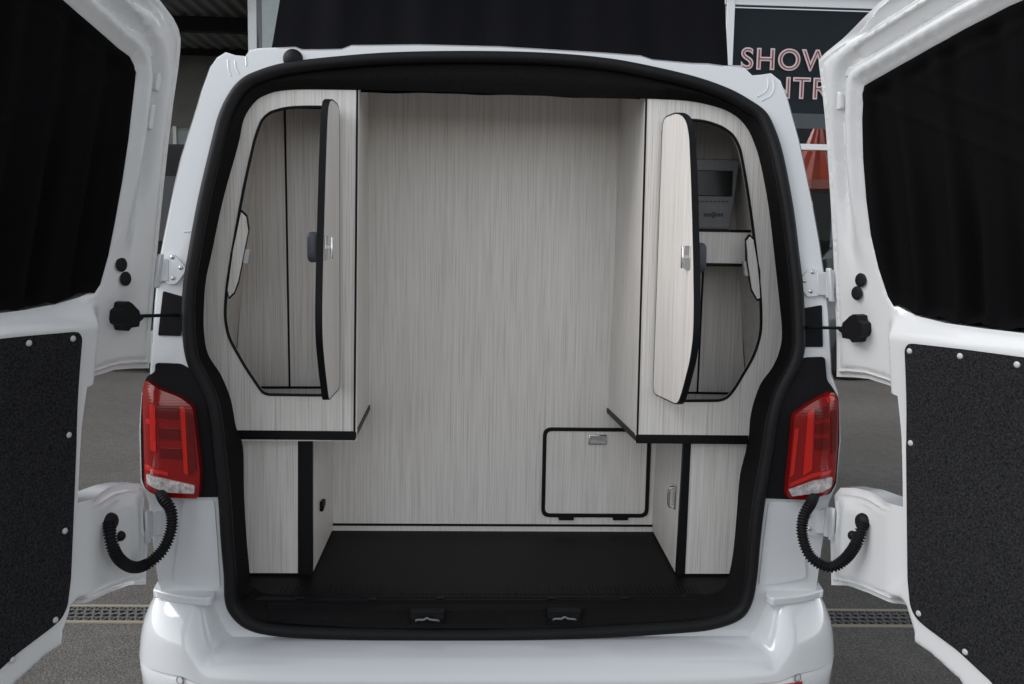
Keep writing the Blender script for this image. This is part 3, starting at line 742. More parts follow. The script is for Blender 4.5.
def ring_points():
    E = [offset_ring(doutl, d) for d in (.004, .008, .0115, .014, .0165, .0195, .024, .030)]
    E += [offset_ring(dwin, d, .007, -1) for d in (.005, .010, .018, .026, .034, .042, .050, .058, .066, .074, .080, .086, .092, .098, .104, .110, .116, .122, .128, .134)]
    zz_ = np.arange(.53, 1.46, .008)
    E += [np.c_[np.full(len(zz_), x_), zz_] for x_ in (.182, .189, .196, .203, .210)]
    return np.vstack(E)
def make_door(D, side):
    use(side)
    lab = 'right rear door, its inner face catching more light' if side > 0 else 'left rear door, its inner face in shade'
    rel = make_relief(True)
    mb = sheet(doutl, [dwin], .0095, D.plate(rel), None, ring_points())
    door = link_obj('rear_door', mb, M['inner'], van, smooth=65, label=lab, flip=False)
    me = door.data
    # make normals face the inside of the door
    f0_ = me.polygons[0].normal
    if np.array(f0_)@D.n < 0: me.flip_normals()
    skin = sheet(doutl, [dwin], .06, D.plate(-.052), D.plate(-.049))
    rim = MB(); dd = densify(doutl, .02)
    V = np.array(dd); a_ = D.plate(-.05)(V); b_ = D.plate(rel(V))(V); rim.loft([a_.tolist(), b_.tolist()])
    V = np.array(densify(dwin, .02)); rim.loft([D.plate(-.05)(V).tolist(), D.plate(rel(V))(V).tolist()])
    o_ = len(skin.v); skin.v += rim.v; skin.f += [tuple(i+o_ for i in f) for f in rim.f]
    link_obj('outer_skin', skin, M['white'], door, smooth=50)
    link_obj('window_pane', sheet(dwin, (), .08, D.plate(-.046), D.plate(-.042)), M['glass'], door)
    for (a_, b_, w_, h_) in ((.086, 1.868, .010, .028), (.088, 1.945, .010, .020), (.125, 2.005, .018, .010)):
        q = round_poly([(a_-w_, b_-h_), (a_+w_, b_-h_), (a_+w_, b_+h_), (a_-w_, b_+h_)], .012, 4)
        t_ = float(rel(np.array([(a_, b_)]))[0])+.0028; link_obj('pressed_pad', MB().prism([D.pt(u_, v_, t_) for u_, v_ in q], -D.n*.012), M['inner'], door, bevel=.0025, bseg=3)
    # trim panel and its clips
    pn = round_poly(dpanel, .012, 3)
    link_obj('trim_panel', sheet(pn, (), .03, D.plate(BOX+.0005), D.plate(BOX+.006)), M['carpet'], door, bevel=.0015)
    if side > 0: pts = Q([(909.5,351),(960,356),(1017,364.5),(910.5,443),(918.5,613.5),(965,652)], BOX+.006)
    else: pts = [DL.inv(x_, y_, BOX+.006) for x_, y_ in ((29,343),(73,338.5),(69,435),(65,531),(55.5,620),(13,660))]
    pts += [(.60, pts[2][1]), (.72, pts[0][1]-.02), (.73, 1.0)]
    for (a_, b_) in pts:
        link_obj('trim_clip', MB().dome(D.pt(a_, b_, BOX+.0055), D.n, .0072, .004, 14, 4), M['clip'], door)
    plugs = Q([(861.5,280),(857.7,293)]) if side > 0 else [DL.inv(x_, y_) for x_, y_ in ((120.5,264.5),(124.7,278.7))]
    for (a_, b_) in plugs: link_obj('rubber_plug', MB().dome(D.pt(a_, b_, .003), D.n, .0172, .0022, 24, 3), M['rubber'], door)
    # check strap block and arm
    z3 = [(385,490),(400,480),(440,445),(470,430),(500,440),(505,475),(535,500),(540,560),(530,590),(500,605),(490,635),(460,640),(440,615),(380,605),(375,570),(350,550),(345,530),(375,520)]
    pz = Q([(790+x_/6.84, 250+y_/6.84) for x_, y_ in z3], .015)
    if side < 0:
        c_ = np.mean(pz, 0); t_ = DL.inv(126, 316.5, .015); pz = [(a_-c_[0]+t_[0], b_-c_[1]+t_[1]) for a_, b_ in pz]
    c_ = np.mean(pz, 0); pz = [(c_[0]+(a_-c_[0])*.84, c_[1]+(b_-c_[1])*.92) for a_, b_ in pz]
    ck = link_obj('check_strap', sheet(pz, (), .012, D.plate(-.004), D.plate(.032)), M['rubber'], door, bevel=.006, bseg=3)
    c_ = np.mean(pz, 0)
    p0 = D.pt(c_[0]-.01, c_[1], .018)
    p1 = rear(806, 327.3, -.004) if side > 0 else rear(178, 315, -.004)
    link_obj('strap_arm', MB().tube([p0, p0*.4+p1*.6, p1], .0042, 8), M['steel'] if False else M['plastic'], ck)
    # conduit socket
    def onsurf(px_, py_):
        o_ = 0.
        for _ in range(4):
            u_ = D.inv(px_, py_, o_); o_ = float(rel(np.array([u_]))[0])
        return u_, o_
    sk, so_ = onsurf(863.5, 522) if side > 0 else onsurf(109.5, 522)
    SOCK[side] = so_
    cs_ = link_obj('conduit_socket', MB().dome(D.pt(sk[0], sk[1], so_+.001), D.n, .023, .016, 20, 4), M['rubber'], door)
    k2, ko_ = onsurf(853, 535.5) if side > 0 else onsurf(120, 536)
    link_obj('socket_stud', MB().dome(D.pt(k2[0], k2[1], ko_+.001), D.n, .013, .012, 16, 4), M['rubber'], cs_)
    return door
doorR = make_door(DR, 1); doorL = make_door(DL, -1)

# hinges
def hinge(side, plate_px, screws, kx, ky0, ky1, off=-.008):
    h = rplate(plate_px, off, .010, 'door_hinge', M['silver'], bevel=.002, step=.02, rnd=.006)
    for x_, y_ in screws:
        p_ = rear(x_, y_, off); link_obj('screw', MB().dome(p_, (0, -1, 0), .0062, .003, 12, 3), M['steel'], h)
    a_, b_ = rear(kx, ky0, -.022), rear(kx, ky1, -.022)
    b_[0] = a_[0]; b_[1] = a_[1]
    link_obj('hinge_knuckle', MB().tube([a_, a_*.5+b_*.5, b_], .0105, 14), M['silver'], h, bevel=.0015)
    D = DR if side > 0 else DL
    zc_ = (a_[2]+b_[2])/2; hh = abs(a_[2]-b_[2])/2+.006; u0, u1 = .004, .020
    q = [D.pt(u0, zc_-hh, -.006), D.pt(u1, zc_-hh, -.004), D.pt(u1, zc_+hh, -.004), D.pt(u0, zc_+hh, -.006)]
    link_obj('door_leaf', MB().prism(q, D.n*.010), M['silver'], h, bevel=.003)
    link_obj('hinge_arm', MB().hexa([rear(kx-side*14, ky0+3, -.010), a_+np.array([0, 0, -.004]), a_+np.array([0, .01, -.004]), rear(kx-side*14, ky0+3, -.002),
                                      rear(kx-side*14, ky1-3, -.010), b_+np.array([0, 0, .004]), b_+np.array([0, .01, .004]), rear(kx-side*14, ky1-3, -.002)]), M['silver'], h, bevel=.002)
Z3 = lambda L: [(790+x_/6.84, 250+y_/6.84) for x_, y_ in L]
Z2 = lambda L: [(100+x_/6.84, 250+y_/6.84) for x_, y_ in L]
hinge(1, Z3([(75,200),(130,135),(160,120),(190,135),(215,168),(243,180),(252,292),(220,300),(190,315),(120,320),(85,270)]), Z3([(155,152),(98,212),(143,283)]), 831, 270, 298)
hinge(-1, Z2([(585,120),(520,45),(495,25),(465,40),(440,70),(400,80),(405,205),(440,210),(470,235),(520,232),(575,160)]), Z2([(495,50),(552,122),(500,193)]), 154.5, 256, 284)
hinge(1, [(803,511),(818,508),(824,512),(824,532),(818,536),(803,534)], [(810,516),(810,529)], 829, 508, 536)
hinge(-1, [(166,510),(156,511),(152,514),(152,533),(156,536),(166,534)], [(160,516),(160,529)], 148, 511, 538)

# corrugated cable conduits
def conduit(px, D, end_px):
    n_ = len(px); P3 = []
    so_ = SOCK[D.s]+.014; sk = D.inv(*end_px, so_); pe_ = D.pt(sk[0], sk[1], so_); Ys = [-.012]+list(np.interp(np.linspace(0, 1, n_-1), [0, .45, 1], [-.06, -.125, pe_[1]]))
    for (x_, y_), Y in zip(px, Ys): P3.append(atY(x_, y_, Y))
    for q_ in (-3, -2):
        u_ = D.inv(*px[q_], SOCK[D.s]+(.032 if q_ == -2 else .040)); P3[q_] = D.pt(u_[0], u_[1], SOCK[D.s]+(.032 if q_ == -2 else .040))
    P3[-4] = atY(*px[-4], (P3[-3][1]+P3[-5][1])/2)
    P3[0] = rear(*px[0], .0); P3[-1] = pe_
    c_ = smooth_poly(P3, 30, False); c_ = np.array(c_)
    L = np.r_[0, np.cumsum(np.linalg.norm(np.diff(c_, axis=0), axis=1))]; k = int(L[-1]/.0018)
    t = np.linspace(0, L[-1], k); R3 = np.c_[[np.interp(t, L, c_[:, i]) for i in range(3)]].T
    rr = [.0128+.0020*(1 if (i % 4) in (0, 1) else -1) for i in range(k)]
    link_obj('cable_conduit', MB().tube(R3.tolist(), rr, 14), M['rubber'], van, smooth=30)
conduit([(815,492),(811,503),(803.5,517),(802.5,536),(811,557),(829,567),(845,559),(857,542),(863.5,523)], DR, (863.5, 522))
conduit([(160,490),(163.5,499),(171,511),(171,530),(162.5,550),(147,564),(132,567),(118,557.5),(111,540),(109.5,523)], DL, (109.5, 522))

# curtains hung inside the door windows
def offset_out(L, d):
    A = np.array(L); T = np.roll(A, -1, 0)-np.roll(A, 1, 0); T /= np.linalg.norm(T, axis=1)[:, None]+1e-12
    Nn = np.c_[T[:, 1], -T[:, 0]]
    sg = 1 if pin((A+Nn*.003), L).mean() < .5 else -1
    return [tuple(p_) for p_ in A+Nn*d*sg]
def curtain(D, side):
    lab = ('black pleated curtain covering the window of the right rear door' if side > 0 else 'black pleated curtain covering the window of the left rear door')
    use(side); W = np.array(dwin)
    # slightly larger than the opening at the top and sides, scalloped short of the sill
    cen_ = W.mean(0); out = []
    dd = densify(dwin, .015)
    dA_ = offset_out(dd, .004)
    for k, (a_, b_) in enumerate(dA_):
        if b_ < 1.475 and a_ > .20: out.append((a_, b_+.006+.004+.0035*math.sin(a_*62+side)+.002*math.sin(a_*141)))
        else: out.append((a_, b_))
    rs = np.random.default_rng(3+side); ph = rs.uniform(0, 6, 6)
    def off(V):
        s_, z_ = V[:, 0], V[:, 1]
        tw = s_+.018*(z_-1.6)+.006*np.sin(z_*7+ph[0])
        fd = .021*np.sin(tw*66+ph[1]+.8*np.sin(tw*17+ph[2]))+.008*np.sin(tw*121+ph[3])
        dT = pdist(V, wt+dwin[nwa+3:], False); dA = pdist(V, dwin)
        head = .004*np.exp(-((dT-.035)/.006)**2)
        fd = fd*(.35+.65*ss(dT, .02, .25))*ss(dA, 0, .03)
        return -.012+fd*.9+.009*(1-ss(dA, 0, .03))+head+.003*(1-ss(dA, 0, .02))
    o = link_obj('privacy_curtain', sheet(out, (), .0085, D.plate(off), D.plate(lambda V: off(V)-.0015)), M['curtain'], None, smooth=70)
    tag(o, lab, 'curtain', 'curtains on the rear doors')
curtain(DR, 1); curtain(DL, -1)

# ------------------------------------------------------------------ fitted furniture
LOCKER_BASE = {}
wood = M['wood']; blk = M['trimblk']
# rear partition
part = thing('partition_panel', 'tall pale woodgrain partition across the back of the load area', 'partition', (0, YB, .62))
zkick = atY(490, 525, YB)[2]
link_obj('panel', MB().box((-.70, YB, zkick+.003), (.70, YB+.015, 2.117)), wood, part)
link_obj('kick_board', MB().box((-.74, YB+.002, .6195), (.74, YB+.016, zkick-.003)), wood, part)
link_obj('trim_strip', MB().box((-.74, YB-.003, zkick-.004), (.74, YB+.012, zkick+.004)), blk, part, bevel=.001)
pl, ph_ = atY(543, 427, YB), atY(648, 517, YB); x0, x1, z0, z1 = pl[0], ph_[0], ph_[2], pl[2]
pr = [(x0, z0), (x1, z0), (x1, z1), (x0, z1)]; pri = [(x0+.012, z0+.012), (x1-.012, z0+.012), (x1-.012, z1-.012), (x0+.012, z1-.012)]
ht = link_obj('access_hatch', MB().prism([(a_, YB-.006, b_) for a_, b_ in round_poly([(x0+.013, z0+.013), (x1-.013, z0+.013), (x1-.013, z1-.013), (x0+.013, z1-.013)], .018)], (0, .005, 0)), wood, part, bevel=.001)
link_obj('hatch_frame', sheet(round_poly(pr, .03, 6), [round_poly(pri, .02, 6)], None, plateY(YB-.010), plateY(YB-.001)), blk, ht, bevel=.002)
a_ = atY(588.5, 434.5, YB-.01); b_ = atY(606.5, 445, YB-.01)
link_obj('hatch_latch', MB().box((a_[0], YB-.014, b_[2]), (b_[0], YB-.006, a_[2])), M['chrome'], ht, bevel=.003)
link_obj('latch_recess', MB().box((a_[0]+.006, YB-.0148, b_[2]+.006), (b_[0]-.006, YB-.0135, b_[2]+.017)), M['steel'], ht, bevel=.0005)
for xx in (566, 620):
    q = atY(xx, 517, YB); link_obj('hatch_hinge', MB().box((q[0]-.026, YB-.014, q[2]-.008), (q[0]+.026, YB-.001, q[2]+.004)), blk, ht, bevel=.002)

# wall lockers
def locker(side):
    L = side < 0
    lab = ('pale woodgrain wall locker, hatch open and empty inside, above the cupboard with the black knob' if L else 'pale woodgrain wall locker, hatch open, grey control unit inside, above the chrome handled cupboard')
    c0 = atY(300, 250, YU) if L else atY(700, 250, YU)
    lk = thing('wall_locker', lab, 'locker', (c0[0], YU+.2, 1.05), 'wall lockers either side of the load area')
    if L:
        outer = [(356.5,441),(234,441),(228,428),(224,402),(214,378),(201,357),(196,331),(196,306),(198,280),(204,252),(215,200),(230,146),(236,116),(248,96),(262,86),(282,81),(310,79),(359,79)]
        openg = [(334,107),(302,107),(286,108),(270,112.5),(262,120),(255.6,136.5),(246,178),(240,209),(231,260),(226.5,290),(225,317),(228.5,337),(244,365),(259.5,388),(263,392.5),(268,394.5),(334,395.5)]
    else:
        outer = [(635.5,443),(752,443),(757,414),(767,388),(780,370),(788,352),(790,333),(788,298),(783,262),(777,210),(769,164),(762,138),(752,117),(738,104),(720,96),(690,90),(645.5,88)]
        openg = [(663,119),(692,120),(706,121.5),(722,127),(733.5,135.5),(740,149),(746,181.5),(751,214),(756,254),(757.6,268),(761,304),(761,333),(754,356),(735,388),(727.5,397.5),(720,400.5),(663,401)]
    O = [yxz(x_, y_, YU) for x_, y_ in outer]; H_raw = [yxz(x_, y_, YU) for x_, y_ in openg]; H_ = round_poly(H_raw, .04, 4)
    face_ = sheet(O, [H_], None, plateY(YU), plateY(YU+.016))
    link_obj('face_panel', face_, wood, lk, smooth=30, label='front panel with shaped hatch opening')
    # black edging of the opening
    cH = np.mean(H_, 0)
    H3 = [(x_, YU-.001, z_) for x_, z_ in H_]
    link_obj('opening_edging', MB().tube(densify([tuple(np.array(p_)) for p_ in H3], .02), .0042, 8, closed=True), blk, lk)
    # carcass : inner side, bottom, back, outer side, top
    xi = O[0][0]; xo = O[-1][0]
    if L: f_b, f_t, b_b, b_t = atY(355, 440, YU), atY(358, 80, YU), atY(369, 400, YB), atY(368.5, 80, YB)
    else: f_b, f_t, b_b, b_t = atY(636.5, 442, YU), atY(646, 88, YU), atY(608, 404, YB), atY(622, 90, YB)
    zb_ = (f_b[2]+b_b[2])/2; zt_ = 2.03; zs2 = 2.116; LOCKER_BASE[side] = zb_
    for q in (f_b, b_b): q[2] = zb_
    def ext(p0, p1, z): t = (z-p0[2])/(p1[2]-p0[2]); return p0+(p1-p0)*t
    f_t, b_t = ext(f_b, f_t, zt_), ext(b_b, b_t, zt_)
    s_ = -1 if L else 1; th = np.array([s_*.015, 0, 0])
    e_ = np.array([0, .0165, 0])
    b_t2 = ext(b_b, b_t, zs2); f_t2 = ext(f_b, f_t, zs2)
    sp = MB().hexa([f_b+e_, b_b, b_b+th, f_b+e_+th, f_t2+e_, b_t2, b_t2+th, f_t2+e_+th]); link_obj('side_panel', sp, wood, lk, label='inner side panel running to the partition')
    ed = np.array([0, -.0015, 0]); w1 = np.array([s_*.0045, 0, 0]); b1 = np.array([-s_*.0012, 0, 0])
    link_obj('corner_trim', MB().hexa([f_b+ed+b1, f_b+e_+b1, f_b+e_+w1, f_b+ed+w1, f_t+ed+b1, f_t+e_+b1, f_t+e_+w1, f_t+ed+w1]), blk, lk)
    # bottom board with black front and side edge
    xout = s_*.825
    bt = MB().hexa([(f_b[0], YU+.002, zb_-.014), (xout, YU+.002, zb_-.014), (xout, YB-.001, zb_-.014), (b_b[0], YB-.001, zb_-.014), (f_b[0], YU+.002, zb_), (xout, YU+.002, zb_), (xout, YB-.001, zb_), (b_b[0], YB-.001, zb_)])
    link_obj('bottom_board', bt, blk, lk)
    xo1 = yxz(236, 437, YU)[0] if L else yxz(748, 440, YU)[0]
    link_obj('bottom_edging', MB().hexa([f_b+np.array([-s_*.002, -.004, -.020]), (xo1, YU-.004, zb_-.020), (xo1, YU+.0175, zb_-.020), f_b+np.array([-s_*.002, .0175, -.020]),
                                         f_b+np.array([-s_*.002, -.004, .006]), (xo1, YU-.004, zb_+.006), (xo1, YU+.0175, zb_+.006), f_b+np.array([-s_*.002, .0175, .006])]), blk, lk, bevel=.002)
    link_obj('side_edging', MB().hexa([f_b+np.array([-s_*.004, -.003, -.013]), b_b+np.array([-s_*.004, -.002, -.013]), b_b+np.array([s_*.004, -.002, -.013]), f_b+np.array([s_*.004, -.003, -.013]),
                                       f_b+np.array([-s_*.004, -.003, .003]), b_b+np.array([-s_*.004, -.002, .003]), b_b+np.array([s_*.004, -.002, .003]), f_b+np.array([s_*.004, -.003, .003])]), blk, lk)
    YK = .50
    ba = xi+s_*.02
    link_obj('back_panel', MB().hexa([(ba, YK, zb_+.002), (xout, YK, zb_+.002), (xout, YK+.012, zb_+.002), (ba, YK+.012, zb_+.002), (ba, YK, zt_), (s_*.73, YK, zt_), (s_*.73, YK+.012, zt_), (ba, YK+.012, zt_)]), wood, lk)
    link_obj('top_board', MB().box((min(ba, s_*.73), YU+.02, zt_-.03), (max(ba, s_*.73), YK-.001, zt_-.015)), M['header'], lk)
    link_obj('outer_wall', MB().hexa([(s_*.83, YU+.02, zb_+.002), (s_*.84, YU+.02, zb_+.002), (s_*.84, YK, zb_+.002), (s_*.83, YK, zb_+.002),
                                      (s_*.725, YU+.02, zt_-.03), (s_*.735, YU+.02, zt_-.03), (s_*.735, YK, zt_-.03), (s_*.725, YK, zt_-.03)]), wood, lk)
    def strip(pa_, pb_, wd, dY=-.003):
        a_, b_ = atY(*pa_, YK+dY), atY(*pb_, YK+dY); t_ = (b_-a_); n_ = np.array([t_[2], 0, -t_[0]]); n_ = n_/np.linalg.norm(n_)*wd/2
        return MB().prism([a_-n_, a_+n_, b_+n_, b_-n_], (0, .0025, 0))
    if L:
        link_obj('joint_strip', strip((284.5,100),(289.5,388), .006), blk, lk)
        link_obj('joint_strip', strip((255,387.5),(340,387.5), .007), blk, lk)
    else:
        link_obj('joint_strip', strip((703.5,264),(697.5,393), .006), blk, lk)
        link_obj('joint_strip', strip((670,392.5),(735,393.5), .007), blk, lk)
        z1_, z2_ = atY(715, 263, .30)[2], atY(715, 232, .30)[2]
        link_obj('shelf_front', MB().box((xi+.02, .30, z1_), (.775, .312, z2_)), wood, lk)
        link_obj('shelf_edging', MB().box((xi+.02, .296, z1_-.010), (.775, .315, z1_-.0005)), blk, lk, bevel=.002)
        link_obj('shelf_edging', MB().box((xi+.02, .296, z2_+.0005), (.775, .315, z2_+.008)), blk, lk, bevel=.002)
        link_obj('shelf', MB().box((xi+.02, .3155, z2_-.012), (.775, YK-.001, z2_+.0)), wood, lk)
    # raised strip and striker on the outer edge of the opening
    spx = [(241,212),(246,217),(248,231),(238,281),(234,292),(229,297),(227.5,290),(233,250)] if L else [(746.5,241),(750,236.5),(753.5,240),(758.5,270),(760.3,298),(757.5,299),(752,289),(748,262)]
    def grow(poly, d):
        c_ = np.mean(poly, 0); return [tuple(np.array(p_)+(np.array(p_)-c_)/np.linalg.norm(np.array(p_)-c_)*d) for p_ in poly]
    link_obj('strip_edging', MB().prism([atY(x_, y_, YU-.002) for x_, y_ in grow(spx, 2.2)], (0, .012, 0)), blk, lk)
    link_obj('edge_strip', MB().prism([atY(x_, y_, YU-.005) for x_, y_ in spx], (0, .0028, 0)), wood, lk, bevel=.0008)
    st = [(244,249),(249.5,249),(248,264),(242.5,264)] if L else [(744,261),(748.3,261),(749.5,276),(745,276)]
    link_obj('striker_block', MB().prism([atY(x_, y_, YU+.004) for x_, y_ in st], (0, .02, 0)), M['clip'], lk, bevel=.002)
    # hatch : outline of the opening turned about its hinge edge
    hx = atY(340, 250, YU)[0] if L else atY(657, 260, YU)[0]
    ang = math.radians(91 if L else 84)
    dirv = np.array([(-1 if L else 1)*math.cos(ang), -math.sin(ang), 0.]); nrm = np.array([-dirv[1], dirv[0], 0.]);
    if nrm[0]*(1 if L else -1) < 0: nrm = -nrm      # nrm = outer face, towards the middle of the van
    hp = np.array([hx, YU-.004, 0])
    zlo = min(z_ for _, z_ in H_raw); Wp = [(max(.004, abs(x_-hx)), z_+.024*max(0., 1-(z_-zlo)/.5)) for x_, z_ in H_raw]
    Wp[0] = (.004, Wp[0][1]); Wp[-1] = (.004, Wp[-1][1])
    Wr = round_poly(Wp, .03, 3)
    hb = sheet(Wr, (), None, lambda V: hp+V[:, :1]*dirv+np.c_[np.zeros(len(V)), np.zeros(len(V)), V[:, 1]]+nrm*.0, lambda V: hp+V[:, :1]*dirv+np.c_[np.zeros(len(V)), np.zeros(len(V)), V[:, 1]]-nrm*.016)
    hat = link_obj('locker_hatch', hb, wood, lk, smooth=30, label='hatch standing open towards the viewer')
    cW = np.mean(Wr, 0)
    Wd = densify(Wr, .02)
    outw = []
    for i, (w_, z_) in enumerate(Wd):
        t_ = np.array(Wd[(i+1) % len(Wd)])-np.array(Wd[i-1]); q = np.array([t_[1], -t_[0]]); q /= np.linalg.norm(q)+1e-9
        if q@(np.array([w_, z_])-cW) < 0: q = -q
        outw.append(((w_, z_)+q*.0025, (w_, z_)-q*.001))
    def hw(p_, n_): return hp+dirv*p_[0]+np.array([0, 0, p_[1]])+nrm*n_
    link_obj('hatch_edging', MB().loft([[hw(b_, .0008) for a_, b_ in outw], [hw(a_, .0002) for a_, b_ in outw], [hw(a_, -.0162) for a_, b_ in outw], [hw(b_, -.0168) for a_, b_ in outw]]), blk, hat, smooth=50)
    # latch outside, knob inside, close to the free edge
    zl = atY(340, 248, YU)[2] if L else atY(660, 257, YU)[2]
    wl = max(w_ for w_, z_ in Wr if abs(z_-zl) < .12)-.055
    def hbox(w0, w1, za, zb2, n0, n1):
        return MB().hexa([hw((w0, za), n0), hw((w1, za), n0), hw((w1, za), n1), hw((w0, za), n1), hw((w0, zb2), n0), hw((w1, zb2), n0), hw((w1, zb2), n1), hw((w0, zb2), n1)])
    link_obj('latch_plate', hbox(wl-.02, wl+.02, zl-.03, zl+.03, .0008, .0035), M['chrome'], hat, bevel=.001)
    link_obj('latch_handle', hbox(wl-.004, wl+.006, zl-.028, zl+.028, .012, .019), M['chrome'], hat, bevel=.003)
    link_obj('latch_stem', hbox(wl-.003, wl+.004, zl-.004, zl+.006, .003, .0135), M['steel'], hat, bevel=.001)
    kb = round_poly([(wl-.028, zl-.038), (wl+.024, zl-.038), (wl+.024, zl+.038), (wl-.028, zl+.038)], .024, 5)
    link_obj('latch_body', MB().prism([hw(p_, -.0165) for p_ in kb], -nrm*.026), M['knob'], hat, bevel=.008, bseg=3)
    return lk
locker(-1); locker(1)

# floor cupboards
def cupboard(side):
    L = side < 0
    lab = ('pale woodgrain floor cupboard with small black knob under the empty locker' if L else 'pale woodgrain floor cupboard with slim chrome handle under the control unit locker')
    c0 = atY(275, 520, YL) if L else atY(710, 520, YL)
    cb = thing('floor_cupboard', lab, 'cupboard', (c0[0], YL+.2, .62), 'floor cupboards either side of the load area')
    ztop = LOCKER_BASE[side]-.0145
    if L: px = dict(fo=(240,578), fi=(298,577), fo2=(234,440), fi2=(298,440), pi_=(312.5,575), pi2=(312.5,442), bi=(333,535))
    else: px = dict(fo=(733,575), fi=(685,574), fo2=(747,443), fi2=(691,443), pi_=(676,573.5), pi2=(683.5,444), bi=(652,536))
    P_ = {k: atY(v[0], v[1], YL) for k, v in px.items() if k != 'bi'}; bi = atY(*px['bi'], YB)
    for k in ('fo', 'fi', 'pi_'): P_[k][2] = .627
    for k in ('fo2', 'fi2', 'pi2'): P_[k][2] = ztop
    e_ = np.array([0, .015, 0])
    link_obj('front_panel', MB().hexa([P_['fo'], P_['fi'], P_['fi']+e_, P_['fo']+e_, P_['fo2'], P_['fi2'], P_['fi2']+e_, P_['fo2']+e_]), wood, cb)
    f_ = np.array([0, -.003, 0])
    link_obj('corner_post', MB().hexa([P_['fi']+f_, P_['pi_']+f_, P_['pi_']+e_, P_['fi']+e_, P_['fi2']+f_, P_['pi2']+f_, P_['pi2']+e_, P_['fi2']+e_]), blk, cb, bevel=.002)
    s_ = -1 if L else 1; th = np.array([s_*.015, 0, 0])
    bb = np.array([bi[0], YB-.001, .627]); 
    bt = bb.copy(); bt[2] = ztop; bt[0] += (P_['pi2'][0]-P_['pi_'][0])*.6
    g1 = np.array([0, .016, 0])
    dr_ = link_obj('side_door', MB().hexa([P_['pi_']+g1, bb, bb+th, P_['pi_']+g1+th, P_['pi2']+g1, bt, bt+th, P_['pi2']+g1+th]), wood, cb)
    link_obj('base_plinth', MB().hexa([P_['fo']*[1, 1, 0]+[0, .004, .6197], P_['pi_']*[1, 1, 0]+[0, .004, .6197], bb*[1, 1, 0]+[s_*.003, 0, .6197], [s_*.70, YB-.001, .6197],
                                       P_['fo']*[1, 1, 0]+[0, .004, .6265], P_['pi_']*[1, 1, 0]+[0, .004, .6265], bb*[1, 1, 0]+[s_*.003, 0, .6265], [s_*.70, YB-.001, .6265]]), blk, cb)
    # fitting on the side door
    def sidept(x_, y_, off=0.):
        # point on the side face
        a_, b_ = P_['pi_']+g1, bb; d_ = b_-a_; n_ = np.cross(d_, [0, 0, 1.]); n_ /= np.linalg.norm(n_)
        if n_[0]*s_ > 0: n_ = -n_
        r = ray(x_, y_); t = ((a_+n_*off-CAM)@n_)/(r@n_); return CAM+r*t, n_, d_/np.linalg.norm(d_)
    if L:
        p_, n_, d_ = sidept(320.5, 505)
        link_obj('knob', MB().prism([p_+d_*a_+np.array([0, 0, b_]) for a_, b_ in round_poly([(-.022, -.016), (.03, -.008), (.03, .012), (-.022, .016)], .006)], n_*.012), M['plastic'], dr_, bevel=.003)
    else:
        p_, n_, d_ = sidept(674, 497)
        link_obj('handle', MB().tube(smooth_poly([p_+np.array([0, 0, -.03]), p_+n_*.014+np.array([0, 0, -.026]), p_+n_*.016, p_+n_*.014+np.array([0, 0, .026]), p_+np.array([0, 0, .03])], 4, False), .0045, 8), M['chrome'], dr_)
        link_obj('handle_plate', MB().prism([p_+d_*a_+np.array([0, 0, b_]) for a_, b_ in ((-.016, -.036), (.016, -.036), (.016, .036), (-.016, .036))], n_*.002), M['steel'], dr_, bevel=.001)
cupboard(-1); cupboard(1)

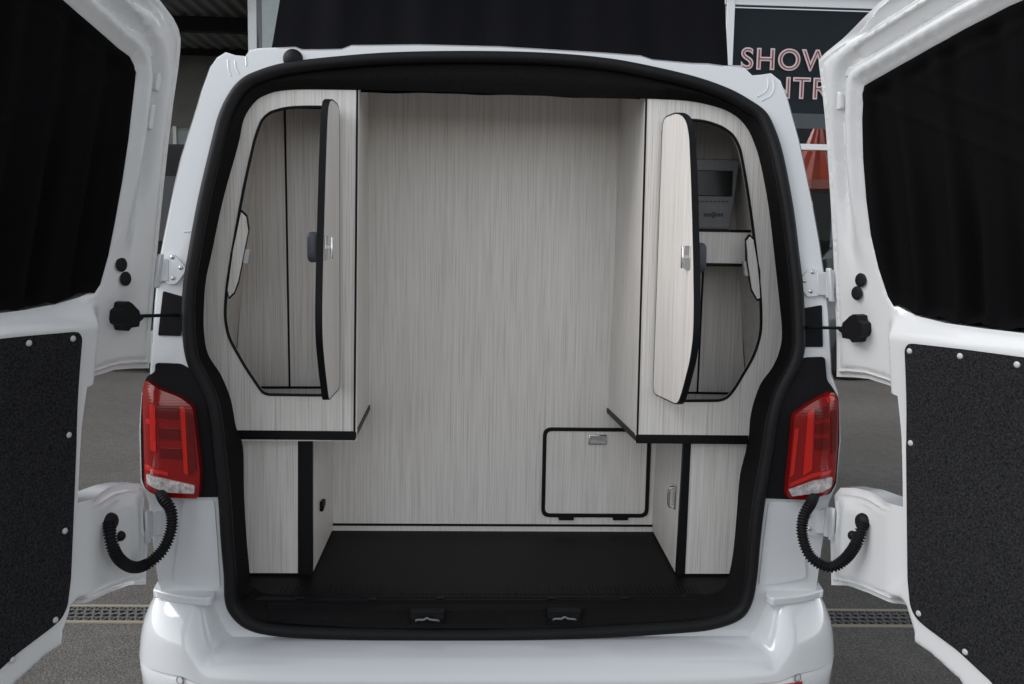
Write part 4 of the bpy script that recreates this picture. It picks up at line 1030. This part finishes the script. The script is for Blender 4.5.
# control unit in the right locker
a_ = atY(690, 158, .36); b_ = atY(737, 231, .36)
x0, x1, z0, z1 = a_[0]-.03, b_[0], b_[2]+.004, a_[2]
cu_t = thing('control_unit', 'grey control unit with a dark screen mounted inside the right hand locker', 'control unit', ((x0+x1)/2, .40, z0))
link_obj('casing', MB().prism([(x0, .36, z0), (x1-.02, .36, z0), (x1, .36, z1), (x0, .36, z1)], (0, .10, 0)), M['device'], cu_t, bevel=.006, bseg=3)
p0, p1 = atY(696, 170, .357), atY(732, 196.5, .357)
link_obj('screen', MB().box((p0[0], .3555, p1[2]), (p1[0], .361, p0[2])), M['screen'], cu_t, bevel=.002)
mk = MB()
for k, x_ in enumerate(np.linspace(705, 722, 7)):
    q = atY(x_, 215, .359); hh = .005 if k != 3 else .009
    mk.box((q[0]-.0035, .3585, q[2]-hh), (q[0]+.0035, .3605, q[2]+hh))
link_obj('printed_emblem', mk, M['print_'], cu_t); mk = MB()
for x_ in np.linspace(699, 727, 8):
    q = atY(x_, 201.5, .359); mk.box((q[0]-.004, .3585, q[2]-.0018), (q[0]+.004, .3605, q[2]+.0018))
link_obj('printed_caption', mk, M['print_'], cu_t)

# ------------------------------------------------------------------ light
w = bpy.data.worlds.new('World'); scene.world = w; w.use_nodes = True
nt = w.node_tree; bg = nt.nodes['Background']
sky = nt.nodes.new('ShaderNodeTexSky'); sky.sky_type = 'NISHITA'; sky.sun_disc = False
SUN_DIR = Vector((-.82, -.19, .66)).normalized()        # towards the sun
sky.sun_elevation = math.asin(SUN_DIR.z); sky.sun_rotation = math.atan2(SUN_DIR.x, SUN_DIR.y)
sky.air_density = 1.0; sky.dust_density = 0.2; sky.ozone_density = 1.0
hs = nt.nodes.new('ShaderNodeHueSaturation'); hs.inputs['Saturation'].default_value = .22
nt.links.new(sky.outputs[0], hs.inputs['Color']); nt.links.new(hs.outputs[0], bg.inputs['Color']); bg.inputs['Strength'].default_value = .15
sd = bpy.data.lights.new('sun', 'SUN'); sd.energy = 1.1; sd.angle = math.radians(35); sd.color = (1, .985, .965)
so = bpy.data.objects.new('sun', sd); COL.objects.link(so); so.rotation_euler = (-SUN_DIR).to_track_quat('-Z', 'Y').to_euler(); so.location = (-6, -6, 10)
scene.view_settings.view_transform = 'Standard'; scene.view_settings.look = 'None'
scene.view_settings.exposure = 0.68; scene.view_settings.gamma = 1
scene.render.resolution_x = 1024; scene.render.resolution_y = 684
